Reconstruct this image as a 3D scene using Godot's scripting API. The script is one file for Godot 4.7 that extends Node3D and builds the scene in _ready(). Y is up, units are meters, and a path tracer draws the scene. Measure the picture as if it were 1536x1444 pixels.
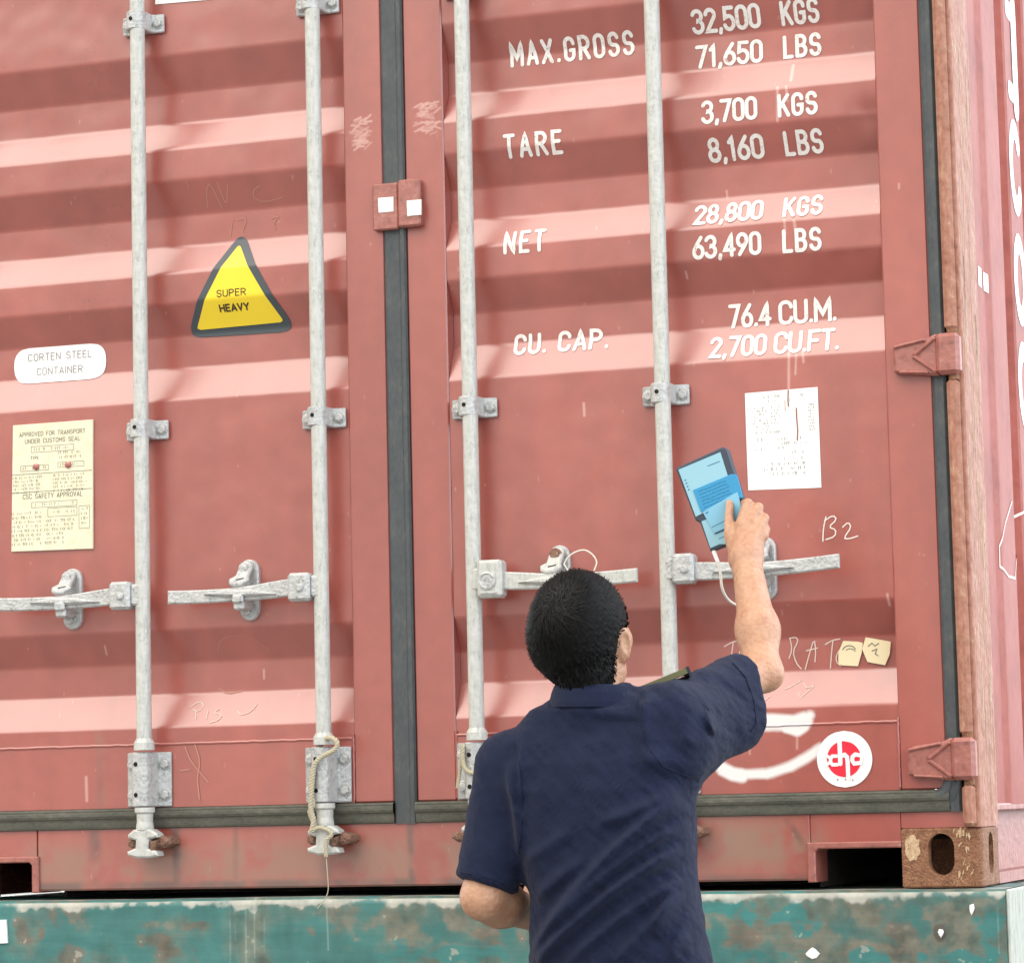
extends Node3D
# Rear doors of a shipping container on a trailer, with a person holding a reader up to the doors.
# Container coordinates: x to the right across the doors, y up from the bottom of the corner castings, z out of the doors.

const GY := 1.12            # height of the casting bottoms above the ground
const FOCAL := 4540.318     # pixels, for a 1536 x 1444 picture
const CAMPOS := Vector3(2.30043, 0.17912, 6.00116)
var cam_basis := Basis(Vector3(0.94541655, -0.02262246, -0.32507811), Vector3(0.05598258, 0.99403119, 0.09363729), Vector3(0.32101947, -0.10672495, 0.94104))
var M := {}
var container: Node3D

# ---------------------------------------------------------------- mesh builder
class MB:
	var v := PackedVector3Array()
	var n := PackedVector3Array()
	var u := PackedVector2Array()
	var c := PackedColorArray()
	var col := Color(1, 1, 1)
	var colored := false
	func uvof(p: Vector3, nn: Vector3) -> Vector2:
		var a := nn.abs()
		if a.z >= a.x and a.z >= a.y: return Vector2(p.x, -p.y)
		if a.x >= a.y: return Vector2(p.z, -p.y)
		return Vector2(p.x, p.z)
	func tri(a: Vector3, b: Vector3, cc: Vector3, na: Vector3, nb: Vector3, nc: Vector3) -> void:
		var g := (b - a).cross(cc - a)
		if g.length_squared() < 1e-18: return
		var s := na + nb + nc
		if g.dot(s) > 0.0:
			var t := b; b = cc; cc = t
			t = nb; nb = nc; nc = t
		v.push_back(a); v.push_back(b); v.push_back(cc)
		n.push_back(na); n.push_back(nb); n.push_back(nc)
		u.push_back(uvof(a, s)); u.push_back(uvof(b, s)); u.push_back(uvof(cc, s))
		if colored:
			c.push_back(col); c.push_back(col); c.push_back(col)
	func flat(a: Vector3, b: Vector3, cc: Vector3, nn: Vector3) -> void:
		tri(a, b, cc, nn, nn, nn)
	func quad(a: Vector3, b: Vector3, cc: Vector3, d: Vector3, nn: Vector3) -> void:
		tri(a, b, cc, nn, nn, nn); tri(a, cc, d, nn, nn, nn)
	func squad(a: Vector3, b: Vector3, cc: Vector3, d: Vector3, na: Vector3, nb: Vector3, nc: Vector3, nd: Vector3) -> void:
		tri(a, b, cc, na, nb, nc); tri(a, cc, d, na, nc, nd)
	# box with chamfered edges
	func box(ctr: Vector3, size: Vector3, bev := 0.0, bs := Basis()) -> void:
		var h := size * 0.5
		bev = minf(bev, minf(h.x, minf(h.y, h.z)) * 0.95)
		var i := h - Vector3(bev, bev, bev)
		var ax := [Vector3(1, 0, 0), Vector3(0, 1, 0), Vector3(0, 0, 1)]
		for k in 3:
			var e: Vector3 = ax[k]; var f: Vector3 = ax[(k + 1) % 3]; var g: Vector3 = ax[(k + 2) % 3]
			var ie: float = i[(k + 1) % 3]; var ig: float = i[(k + 2) % 3]
			for s in [-1.0, 1.0]:
				var o: Vector3 = e * h[k] * s
				quad(ctr + bs * (o - f * ie - g * ig), ctr + bs * (o + f * ie - g * ig), ctr + bs * (o + f * ie + g * ig), ctr + bs * (o - f * ie + g * ig), bs * (e * s))
			if bev > 0.0:
				for s in [-1.0, 1.0]:
					for t in [-1.0, 1.0]:
						# edge along e between faces f*s and g*t
						var p1: Vector3 = f * h[(k + 1) % 3] * s + g * ig * t
						var p2: Vector3 = f * ie * s + g * h[(k + 2) % 3] * t
						var nn: Vector3 = bs * ((f * s + g * t).normalized())
						var l: Vector3 = e * i[k]
						quad(ctr + bs * (p1 - l), ctr + bs * (p1 + l), ctr + bs * (p2 + l), ctr + bs * (p2 - l), nn)
		if bev > 0.0:
			for sx in [-1.0, 1.0]:
				for sy in [-1.0, 1.0]:
					for sz in [-1.0, 1.0]:
						var sg := Vector3(sx, sy, sz)
						flat(ctr + bs * (Vector3(h.x, i.y, i.z) * sg), ctr + bs * (Vector3(i.x, h.y, i.z) * sg), ctr + bs * (Vector3(i.x, i.y, h.z) * sg), bs * sg.normalized())
	func bx(x0: float, x1: float, y0: float, y1: float, z0: float, z1: float, bev := 0.0) -> void:
		box(Vector3((x0 + x1) * 0.5, (y0 + y1) * 0.5, (z0 + z1) * 0.5), Vector3(x1 - x0, y1 - y0, z1 - z0), bev)
	# polygon in (x, y), extruded z0..z1, chamfered on the z1 face; xf places it
	func prism(poly: PackedVector2Array, z0: float, z1: float, bev := 0.0, xf := Transform3D(), smooth_side := false) -> void:
		var m := poly.size()
		var area := 0.0
		for k in m: area += poly[k].cross(poly[(k + 1) % m])
		if area < 0.0: poly = poly.duplicate(); poly.reverse()
		var ins := PackedVector2Array()
		var outn := PackedVector2Array()
		for k in m:
			var e1 := (poly[k] - poly[(k + m - 1) % m]).normalized()
			var e2 := (poly[(k + 1) % m] - poly[k]).normalized()
			var n1 := Vector2(e1.y, -e1.x); var n2 := Vector2(e2.y, -e2.x)
			var mm := (n1 + n2).normalized()
			outn.push_back(mm)
			ins.push_back(poly[k] - mm * (bev / maxf(0.35, mm.dot(n1))))
		var tris := Geometry2D.triangulate_polygon(ins)
		var fz := xf.basis * Vector3(0, 0, 1)
		for k in range(0, tris.size(), 3):
			flat(xf * Vector3(ins[tris[k]].x, ins[tris[k]].y, z1), xf * Vector3(ins[tris[k + 1]].x, ins[tris[k + 1]].y, z1), xf * Vector3(ins[tris[k + 2]].x, ins[tris[k + 2]].y, z1), fz)
			flat(xf * Vector3(poly[tris[k]].x, poly[tris[k]].y, z0), xf * Vector3(poly[tris[k + 1]].x, poly[tris[k + 1]].y, z0), xf * Vector3(poly[tris[k + 2]].x, poly[tris[k + 2]].y, z0), -fz)
		for k in m:
			var j := (k + 1) % m
			var e := (poly[j] - poly[k]).normalized()
			var nf := xf.basis * Vector3(e.y, -e.x, 0)
			var na := nf; var nb := nf
			if smooth_side:
				na = xf.basis * Vector3(outn[k].x, outn[k].y, 0); nb = xf.basis * Vector3(outn[j].x, outn[j].y, 0)
			var a := xf * Vector3(poly[k].x, poly[k].y, z0); var b := xf * Vector3(poly[j].x, poly[j].y, z0)
			var a1 := xf * Vector3(poly[k].x, poly[k].y, z1 - bev); var b1 := xf * Vector3(poly[j].x, poly[j].y, z1 - bev)
			squad(a, b, b1, a1, na, nb, nb, na)
			if bev > 0.0:
				var a2 := xf * Vector3(ins[k].x, ins[k].y, z1); var b2 := xf * Vector3(ins[j].x, ins[j].y, z1)
				var ma := (na + fz).normalized(); var mb := (nb + fz).normalized()
				squad(a1, b1, b2, a2, ma, mb, mb, ma)
	# lathe about the axis from o along dir, prof = (radius, distance)
	func lathe(o: Vector3, dir: Vector3, prof: PackedVector2Array, seg := 20, facet := false) -> void:
		dir = dir.normalized()
		var sx := dir.cross(Vector3(0, 0, 1))
		if sx.length() < 0.1: sx = dir.cross(Vector3(1, 0, 0))
		sx = sx.normalized()
		var sy := dir.cross(sx)
		for k in prof.size() - 1:
			var a := prof[k]; var b := prof[k + 1]
			var d := (b - a)
			if d.length() < 1e-7: continue
			d = d.normalized()
			var nr := d.y; var nd := -d.x
			for q in seg:
				var t0 := TAU * q / seg; var t1 := TAU * (q + 1) / seg
				var r0 := sx * cos(t0) + sy * sin(t0); var r1 := sx * cos(t1) + sy * sin(t1)
				var n0 := r0 * nr + dir * nd; var n1 := r1 * nr + dir * nd
				if facet:
					n0 = (n0 + n1).normalized(); n1 = n0
				squad(o + r0 * a.x + dir * a.y, o + r1 * a.x + dir * a.y, o + r1 * b.x + dir * b.y, o + r0 * b.x + dir * b.y, n0, n1, n1, n0)
	func tube(pts: PackedVector3Array, r: float, seg := 10, r2 := -1.0) -> void:
		var m := pts.size()
		var up := Vector3(0.31, 0.2, 0.93)
		var rings := []
		for k in m:
			var t := (pts[mini(k + 1, m - 1)] - pts[maxi(k - 1, 0)]).normalized()
			var sx := (up - t * up.dot(t)).normalized()
			up = sx
			var sy := t.cross(sx)
			rings.push_back([sx, sy, t])
		for k in m - 1:
			var ra := r; var rb := r
			if r2 >= 0.0:
				ra = lerpf(r, r2, float(k) / (m - 1)); rb = lerpf(r, r2, float(k + 1) / (m - 1))
			for q in seg:
				var t0 := TAU * q / seg; var t1 := TAU * (q + 1) / seg
				var a0: Vector3 = rings[k][0] * cos(t0) + rings[k][1] * sin(t0); var a1: Vector3 = rings[k][0] * cos(t1) + rings[k][1] * sin(t1)
				var b0: Vector3 = rings[k + 1][0] * cos(t0) + rings[k + 1][1] * sin(t0); var b1: Vector3 = rings[k + 1][0] * cos(t1) + rings[k + 1][1] * sin(t1)
				squad(pts[k] + a0 * ra, pts[k] + a1 * ra, pts[k + 1] + b1 * rb, pts[k + 1] + b0 * rb, a0, a1, b1, b0)
				if k == 0: flat(pts[0], pts[0] + a0 * ra, pts[0] + a1 * ra, -rings[0][2])
				if k == m - 2: flat(pts[m - 1], pts[m - 1] + b0 * rb, pts[m - 1] + b1 * rb, rings[m - 1][2])
	func mesh() -> ArrayMesh:
		var arr := []
		arr.resize(Mesh.ARRAY_MAX)
		arr[Mesh.ARRAY_VERTEX] = v
		arr[Mesh.ARRAY_NORMAL] = n
		arr[Mesh.ARRAY_TEX_UV] = u
		if colored: arr[Mesh.ARRAY_COLOR] = c
		var m := ArrayMesh.new()
		m.add_surface_from_arrays(Mesh.PRIMITIVE_TRIANGLES, arr)
		return m

func put(called: String, b: MB, mat: Material, parent: Node) -> MeshInstance3D:
	var o := MeshInstance3D.new()
	o.name = called
	o.mesh = b.mesh()
	o.material_override = mat
	o.cast_shadow = GeometryInstance3D.SHADOW_CASTING_SETTING_ON
	parent.add_child(o, true)
	return o

func tag(o: Node, label: String, category: String, group := "") -> void:
	o.set_meta("label", label); o.set_meta("category", category)
	if group: o.set_meta("group", group)

# ---------------------------------------------------------------- photo pixel -> point at a known distance
func ray(x: float, y: float) -> Vector3:
	return cam_basis * Vector3((x - 768.0) / FOCAL, -(y - 722.0) / FOCAL, -1.0)
func px(x: float, y: float, z: float) -> Vector3:      # on the plane z, container coordinates
	var r := ray(x, y)
	return CAMPOS + r * ((z - CAMPOS.z) / r.z)
func P2(x: float, y: float, z := 0.0) -> Vector2:
	var p := px(x, y, z)
	return Vector2(p.x, p.y)
func wpx(x: float, y: float, z: float) -> Vector3:     # world coordinates
	return px(x, y, z) + Vector3(0, GY, 0)
func side_px(x: float, y: float, sx := 1.219) -> Vector3:
	var r := ray(x, y)
	return CAMPOS + r * ((sx - CAMPOS.x) / r.x)

# ---------------------------------------------------------------- textures
func nimg(sd: int, freq: float, size: int, oct := 3) -> PackedByteArray:
	var f := FastNoiseLite.new()
	f.seed = sd; f.frequency = freq; f.fractal_octaves = oct
	f.noise_type = FastNoiseLite.TYPE_SIMPLEX_SMOOTH
	var im := f.get_seamless_image(size, size)
	im.convert(Image.FORMAT_L8)
	return im.get_data()
func lin(r: float, g: float, b: float) -> Color:
	return Color(r, g, b).linear_to_srgb()
func totex(im: Image) -> ImageTexture:
	return ImageTexture.create_from_image(im)
func mat(col: Color, rough: float, spec := 0.5, metal := 0.0) -> StandardMaterial3D:
	var m := StandardMaterial3D.new()
	m.albedo_color = col; m.roughness = rough; m.metallic_specular = spec; m.metallic = metal
	return m
# seamless mottled texture from colour stops (linear) picked by one coarse and one fine noise; sx, sy stretch
func mottle(sd: int, size: int, stops: Array, f1: float, f2: float, w2: float, sx := 1, sy := 1, grain := 0.05) -> ImageTexture:
	var a := nimg(sd, f1, size, 4); var b := nimg(sd + 7, f2, size, 3)
	var im := Image.create(size, size, false, Image.FORMAT_RGB8)
	var rng := RandomNumberGenerator.new(); rng.seed = sd
	for y in size:
		for x in size:
			var i := ((y * sy) % size) * size + (x * sx) % size
			var t := (a[i] * (1.0 - w2) + b[i] * w2) / 255.0
			t = clampf((t - 0.5) * 1.5 + 0.5, 0.0, 1.0)
			var k := t * (stops.size() - 1)
			var lo := int(k)
			var cc: Color = stops[lo]
			if lo < stops.size() - 1: cc = cc.lerp(stops[lo + 1], k - lo)
			var g := 1.0 + (rng.randf() - 0.5) * grain * 2.0
			im.set_pixel(x, y, Color(cc.r * g, cc.g * g, cc.b * g).linear_to_srgb())
	return totex(im)
func bump_tex(sd: int, size: int, freq: float, strength: float, oct := 4) -> ImageTexture:
	var a := nimg(sd, freq, size, oct)
	var im := Image.create_from_data(size, size, false, Image.FORMAT_L8, a)
	im.convert(Image.FORMAT_RGBA8)
	im.bump_map_to_normal_map(strength)
	return totex(im)
func tri_mat(t: ImageTexture, metres: float, rough: float, spec := 0.5, metal := 0.0) -> StandardMaterial3D:
	var m := mat(Color(1, 1, 1), rough, spec, metal)
	m.albedo_texture = t
	m.uv1_scale = Vector3(1.0 / metres, 1.0 / metres, 1.0 / metres)
	m.texture_repeat = true
	return m
func with_normal(m: StandardMaterial3D, t: ImageTexture, s: float) -> StandardMaterial3D:
	m.normal_enabled = true; m.normal_texture = t; m.normal_scale = s
	return m

func segd(p: Vector2, a: Vector2, b: Vector2) -> float:
	var ab := b - a
	var t := clampf((p - a).dot(ab) / maxf(ab.length_squared(), 1e-9), 0.0, 1.0)
	return (p - a - ab * t).length()

func blot(px_: PackedFloat32Array, size: int, sc: float, ox: float, oy: float, pts: Array, w: float, soft: float, amt: float) -> void:
	# stroke of coverage into a float map; pts in metres, map u = x*sc+ox, v = -y*sc+oy (0..1)
	for k in pts.size() - 1:
		var a: Vector2 = pts[k]; var b: Vector2 = pts[k + 1]
		var r := w + soft
		var x0 := int((minf(a.x, b.x) - r) * sc * size + ox * size); var x1 := int((maxf(a.x, b.x) + r) * sc * size + ox * size) + 1
		var y0 := int((-maxf(a.y, b.y) - r) * sc * size + oy * size); var y1 := int((-minf(a.y, b.y) + r) * sc * size + oy * size) + 1
		for y in range(maxi(y0, 0), mini(y1, size - 1) + 1):
			for x in range(maxi(x0, 0), mini(x1, size - 1) + 1):
				var p := Vector2((float(x) / size - ox) / sc, -(float(y) / size - oy) / sc)
				var d := segd(p, a, b)
				var t := amt * clampf(1.0 - (d - w) / soft, 0.0, 1.0)
				var i := y * size + x
				px_[i] = maxf(px_[i], t)

const PS := 1280
func paint_texture() -> ImageTexture:
	# red door paint with its stains, sprayed marks, streaks and rubbed chalk where the photo has them
	var sc := 0.4; var ox := 0.5; var oy := 0.98
	var white := PackedFloat32Array(); white.resize(PS * PS)
	var dark := PackedFloat32Array(); dark.resize(PS * PS)
	var pale := PackedFloat32Array(); pale.resize(PS * PS)
	var tan_ := PackedFloat32Array(); tan_.resize(PS * PS)
	var q := func(l: Array) -> Array:
		var o := []
		for e in l: o.push_back(P2(e[0], e[1], 0.0))
		return o
	# sprayed white strokes
	blot(white, PS, sc, ox, oy, q.call([[1120, 1083], [1160, 1082], [1190, 1084], [1206, 1080]]), 0.011, 0.010, 1.0)
	blot(white, PS, sc, ox, oy, q.call([[1180, 1088], [1195, 1092], [1204, 1086]]), 0.010, 0.008, 1.0)
	blot(white, PS, sc, ox, oy, q.call([[1204, 1080], [1214, 1072]]), 0.003, 0.010, 0.9)
	blot(white, PS, sc, ox, oy, q.call([[1068, 1140], [1084, 1153], [1106, 1160], [1150, 1160], [1185, 1149], [1212, 1134], [1230, 1122]]), 0.005, 0.009, 0.85)
	blot(white, PS, sc, ox, oy, q.call([[1084, 1153], [1098, 1160], [1112, 1162]]), 0.009, 0.009, 0.95)
	# pale drips under the lettering
	for l in [[[1184, 92], [1184, 118], 2.5], [[1165, 130], [1165, 180], 2.0], [[1178, 128], [1180, 150], 1.5], [[1182, 528], [1182, 590], 2.0], [[1193, 530], [1192, 560], 1.2], [[1203, 528], [1204, 542], 1.5], [[1175, 325], [1177, 350], 1.5], [[1190, 330], [1196, 372], 2.2], [[1195, 1085], [1195, 1122], 1.4], [[1124, 1120], [1124, 1130], 1.0], [[874, 604], [875, 622], 2.2], [[1082, 280], [1083, 290], 1.2], [[1348, 275], [1348, 282], 1.0], [[128, 1165], [129, 1200], 2.6], [[384, 1003], [384, 1016], 1.6], [[150, 968], [150, 980], 1.0], [[1330, 890], [1332, 906], 1.6], [[1025, 405], [1026, 414], 1.0]]:
		blot(pale, PS, sc, ox, oy, q.call([l[0], l[1]]), 0.0009 * l[2], 0.0022, 0.55)
	# rubbed chalk patches on the two middle stiles
	var rng := RandomNumberGenerator.new(); rng.seed = 5
	for c in [[540, 198, 12, 23], [640, 176, 16, 24]]:
		for k in 46:
			var x: float = c[0] + rng.randf_range(-1, 1) * c[2]; var y: float = c[1] + rng.randf_range(-1, 1) * c[3]
			blot(pale, PS, sc, ox, oy, q.call([[x - 5, y + rng.randf_range(-3, 6)], [x + 5, y - rng.randf_range(-3, 6)]]), 0.0008, 0.0022, rng.randf_range(0.3, 0.75))
	# grimy runs and wipes on sill and lower rail
	for l in [[[141, 1245], [141, 1330], 9.0, 0.75], [[262, 1245], [264, 1330], 6.0, 0.7], [[352, 1245], [352, 1320], 4.0, 0.4], [[149, 1140], [149, 1205], 5.0, 0.35], [[614, 1240], [618, 1326], 5.0, 0.85], [[490, 1300], [491, 1330], 10.0, 0.35], [[1060, 1320], [1350, 1316], 7.0, 0.55], [[40, 1330], [700, 1322], 6.0, 0.7], [[1180, 1230], [1202, 1262], 4.0, 0.8], [[700, 1325], [1100, 1318], 6.0, 0.6], [[1348, 1100], [1352, 1180], 1.2, 0.45]]:
		blot(dark, PS, sc, ox, oy, q.call([l[0], l[1]]), 0.0006 * l[2], 0.0018 * l[2], l[3])
	# mildew speckle in a loose band left of the first bar
	for k in 620:
		var x := 144.0 + rng.randfn() * 17.0; var y := rng.randf_range(60, 720)
		if y > 470.0 and rng.randf() < 0.7: continue
		var p := P2(x, y, -0.02)
		blot(dark, PS, sc, ox, oy, [p, p + Vector2(0.001, rng.randf_range(-0.004, 0.0))], 0.0006, 0.0022, rng.randf_range(0.15, 0.5))
	for k in 500:
		var p := Vector2(rng.randf_range(-1.2, 1.2), rng.randf_range(0.0, 2.3))
		blot(dark, PS, sc, ox, oy, [p, p + Vector2(0, rng.randf_range(0, 0.003))], 0.0004, 0.002, rng.randf_range(0.1, 0.35))
	for k in 260:
		var p := Vector2(rng.randf_range(-1.2, 1.2), rng.randf_range(0.0, 2.3))
		blot(pale, PS, sc, ox, oy, [p, p + Vector2(0, -rng.randf_range(0, 0.008))], 0.0004, 0.002, rng.randf_range(0.1, 0.4))
	# tan dirt film on the sill
	blot(tan_, PS, sc, ox, oy, q.call([[1060, 1262], [1200, 1270]]), 0.02, 0.06, 0.85)
	blot(tan_, PS, sc, ox, oy, q.call([[1135, 1240], [1170, 1310]]), 0.01, 0.04, 0.5)
	blot(tan_, PS, sc, ox, oy, q.call([[60, 1300], [690, 1288]]), 0.02, 0.055, 0.7)
	blot(tan_, PS, sc, ox, oy, q.call([[60, 1325], [1060, 1312]]), 0.006, 0.02, 0.6)
	blot(tan_, PS, sc, ox, oy, q.call([[440, 1130], [440, 1200]]), 0.003, 0.02, 0.35)
	blot(tan_, PS, sc, ox, oy, q.call([[150, 1100], [152, 1200]]), 0.003, 0.018, 0.55)
	var a := nimg(3, 0.004, 512, 4); var b := nimg(11, 0.03, 512, 3); var s := nimg(17, 0.012, 512, 3); var d2 := nimg(23, 0.02, 512, 4)
	var im := Image.create(PS, PS, false, Image.FORMAT_RGB8)
	for y in PS:
		for x in PS:
			var i := y * PS + x
			var ix := x & 511; var iy := y & 511
			var big := a[((y * 2 / 5) & 511) * 512 + ((x * 2 / 5) & 511)] / 255.0 - 0.5
			var fine := b[iy * 512 + ix] / 255.0 - 0.5
			var streak := s[((y / 9) & 511) * 512 + ix] / 255.0 - 0.5
			var g := 1.0 + big * 0.20 + fine * 0.14 + streak * 0.22 + (rng.randf() - 0.5) * 0.06
			var fade := clampf(big * 1.1 + 0.25, 0.0, 0.6) * 0.22
			var r := lerpf(0.325, 0.35, fade) * g; var gg := lerpf(0.074, 0.125, fade) * g; var bb := lerpf(0.055, 0.105, fade) * g
			var t := tan_[i] * clampf(0.5 + fine * 1.4 + streak * 3.2, 0.0, 1.0)
			if t > 0.0:
				r = lerpf(r, 0.25, t); gg = lerpf(gg, 0.15, t); bb = lerpf(bb, 0.105, t)
			t = dark[i] * clampf(0.6 + streak * 2.2 + (d2[iy * 512 + ix] / 255.0 - 0.5) * 1.6, 0.0, 1.0)
			if t > 0.0:
				r = lerpf(r, 0.085, t); gg = lerpf(gg, 0.062, t); bb = lerpf(bb, 0.055, t)
			t = pale[i]
			if t > 0.0:
				r = lerpf(r, 0.62, t); gg = lerpf(gg, 0.38, t); bb = lerpf(bb, 0.33, t)
			t = white[i]
			if t > 0.0:
				t = clampf(t * 1.25 + fine * 0.5 * (1.0 - t), 0.0, 1.0)
				r = lerpf(r, 0.76, t); gg = lerpf(gg, 0.74, t); bb = lerpf(bb, 0.72, t)
			im.set_pixel(x, y, Color(r, gg, bb).linear_to_srgb())
	return totex(im)

func beam_texture() -> ImageTexture:
	# worn teal paint on the trailer beam: x -1.3 .. 1.3 (u), y -0.3 .. 0.05 (v)
	var w := 1536; var h := 208
	var a := nimg(31, 0.006, 512, 4); var b := nimg(37, 0.03, 512, 4); var s := nimg(41, 0.02, 512, 3); var e := nimg(47, 0.014, 512, 4)
	var im := Image.create(w, h, false, Image.FORMAT_RGB8)
	var rng := RandomNumberGenerator.new(); rng.seed = 9
	# rust and scuff patches seen in the photo: px x, px y, rx, ry, kind (0 rust, 1 grey dust, 2 teal kept, 3 pale scuff)
	var spots := [[30, 1395, 14, 10, 0], [62, 1398, 5, 8, 0], [84, 1385, 16, 30, 0], [110, 1365, 25, 14, 1], [100, 1425, 18, 30, 0], [225, 1410, 30, 9, 0], [255, 1428, 16, 8, 0], [230, 1385, 22, 6, 1], [292, 1425, 9, 14, 0], [300, 1385, 18, 6, 0], [475, 1400, 32, 10, 0], [440, 1395, 14, 6, 1], [190, 1350, 130, 6, 1], [330, 1350, 60, 5, 1], [560, 1375, 60, 22, 1], [640, 1400, 50, 25, 1], [720, 1385, 60, 30, 1], [740, 1400, 30, 18, 0],
		[1140, 1395, 90, 30, 1], [1240, 1400, 70, 34, 1], [1090, 1410, 50, 22, 0], [1170, 1372, 60, 15, 2], [1085, 1358, 40, 10, 2], [1120, 1432, 50, 9, 2], [1360, 1398, 40, 42, 0], [1300, 1425, 30, 14, 1], [1420, 1365, 50, 24, 1], [1395, 1420, 40, 30, 1], [1412, 1398, 12, 12, 4], [1492, 1400, 17, 44, 2], [1420, 1436, 40, 7, 2], [1300, 1360, 40, 12, 1], [1300, 1436, 20, 8, 2], [690, 1428, 90, 10, 2], [1455, 1350, 40, 8, 1]]
	var drips := [[344, 1352, 1444], [368, 1365, 1444], [381, 1350, 1436], [396, 1375, 1444], [352, 1365, 1410], [490, 1352, 1425], [1496, 1360, 1430]]
	var sp := []
	for k in spots:
		var p := P2(k[0], k[1], 0.045)
		sp.push_back([p.x, p.y, k[2] * 0.0014, k[3] * 0.0014, k[4]])
	var dr := []
	for k in drips:
		var p := P2(k[0], k[1], 0.045); var p2 := P2(k[0] - 2, k[2], 0.045)
		dr.push_back([p.x, p.y, p2.y])
	for y in h:
		for x in w:
			var X := (float(x) / w - 0.5) * 2.6; var Y := 0.05 - float(y) / h * 0.35
			var ix := x & 511; var iy := y & 511
			var n1 := a[iy * 512 + ix] / 255.0 - 0.5; var n2 := b[iy * 512 + ix] / 255.0 - 0.5
			var st := s[((y / 6) & 511) * 512 + ix] / 255.0 - 0.5; var n3 := e[iy * 512 + ix] / 255.0 - 0.5
			var g := 1.0 + n1 * 0.4 + n2 * 0.25 + st * 0.3 + (rng.randf() - 0.5) * 0.08
			var c := Color(0.042 * g, 0.160 * g, 0.150 * g)
			# greyer, dustier wear towards the right part of the beam (scuffed there in the photo)
			var wear := clampf(n1 * 2.2 + n3 * 1.6 + (0.85 if X > 0.45 else (0.45 if X > 0.0 else 0.08)), 0.0, 1.0) * 0.8
			c = c.lerp(Color(0.135, 0.145, 0.112) * (1.0 + n2 * 1.0 + st * 0.6), wear)
			for k in sp:
				var dx: float = (X - k[0]) / k[2]; var dy: float = (Y - k[1]) / k[3]
				var dd := dx * dx + dy * dy
				if dd > 7.0: continue
				var t := clampf((1.0 - sqrt(dd) * 0.9 + n2 * 2.6 + n3 * 2.4 + n1 * 1.2) * 1.8, 0.0, 1.0)
				if t <= 0.0: continue
				match int(k[4]):
					0: c = c.lerp(Color(0.13, 0.088, 0.064) * (1.0 + n2 * 1.2), t * 0.55)
					1: c = c.lerp(Color(0.15, 0.15, 0.115) * (1.0 + n2 * 0.9), t * 0.7)
					2: c = c.lerp(Color(0.028, 0.165, 0.160) * g, t * 0.9)
					4: c = c.lerp(Color(0.07, 0.06, 0.05), t * 0.8)
			for k in dr:
				if Y < k[1] and Y > k[2]:
					var t := clampf(1.0 - absf(X - k[0] + n1 * 0.004) / 0.0028, 0.0, 1.0)
					c = c.lerp(Color(0.36, 0.46, 0.43), t * 0.4 * clampf(0.6 + st * 2.0 + n2, 0.0, 1.0))
			# the rolled top edge is painted pale, sky light put into the colour
			var lip := clampf((Y + 0.020 + n2 * 0.02 + n3 * 0.03) * 160.0, 0.0, 1.0)
			c = c.lerp(Color(0.40, 0.395, 0.35) * (1.0 + n2 * 0.9 + n3 * 0.7), 0.75 * lip)
			if n2 > 0.30 and n3 > 0.05: c = c.lerp(Color(0.42, 0.40, 0.33), 0.5)
			im.set_pixel(x, y, Color(clampf(c.r, 0, 1), clampf(c.g, 0, 1), clampf(c.b, 0, 1)).linear_to_srgb())
	return totex(im)

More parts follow.
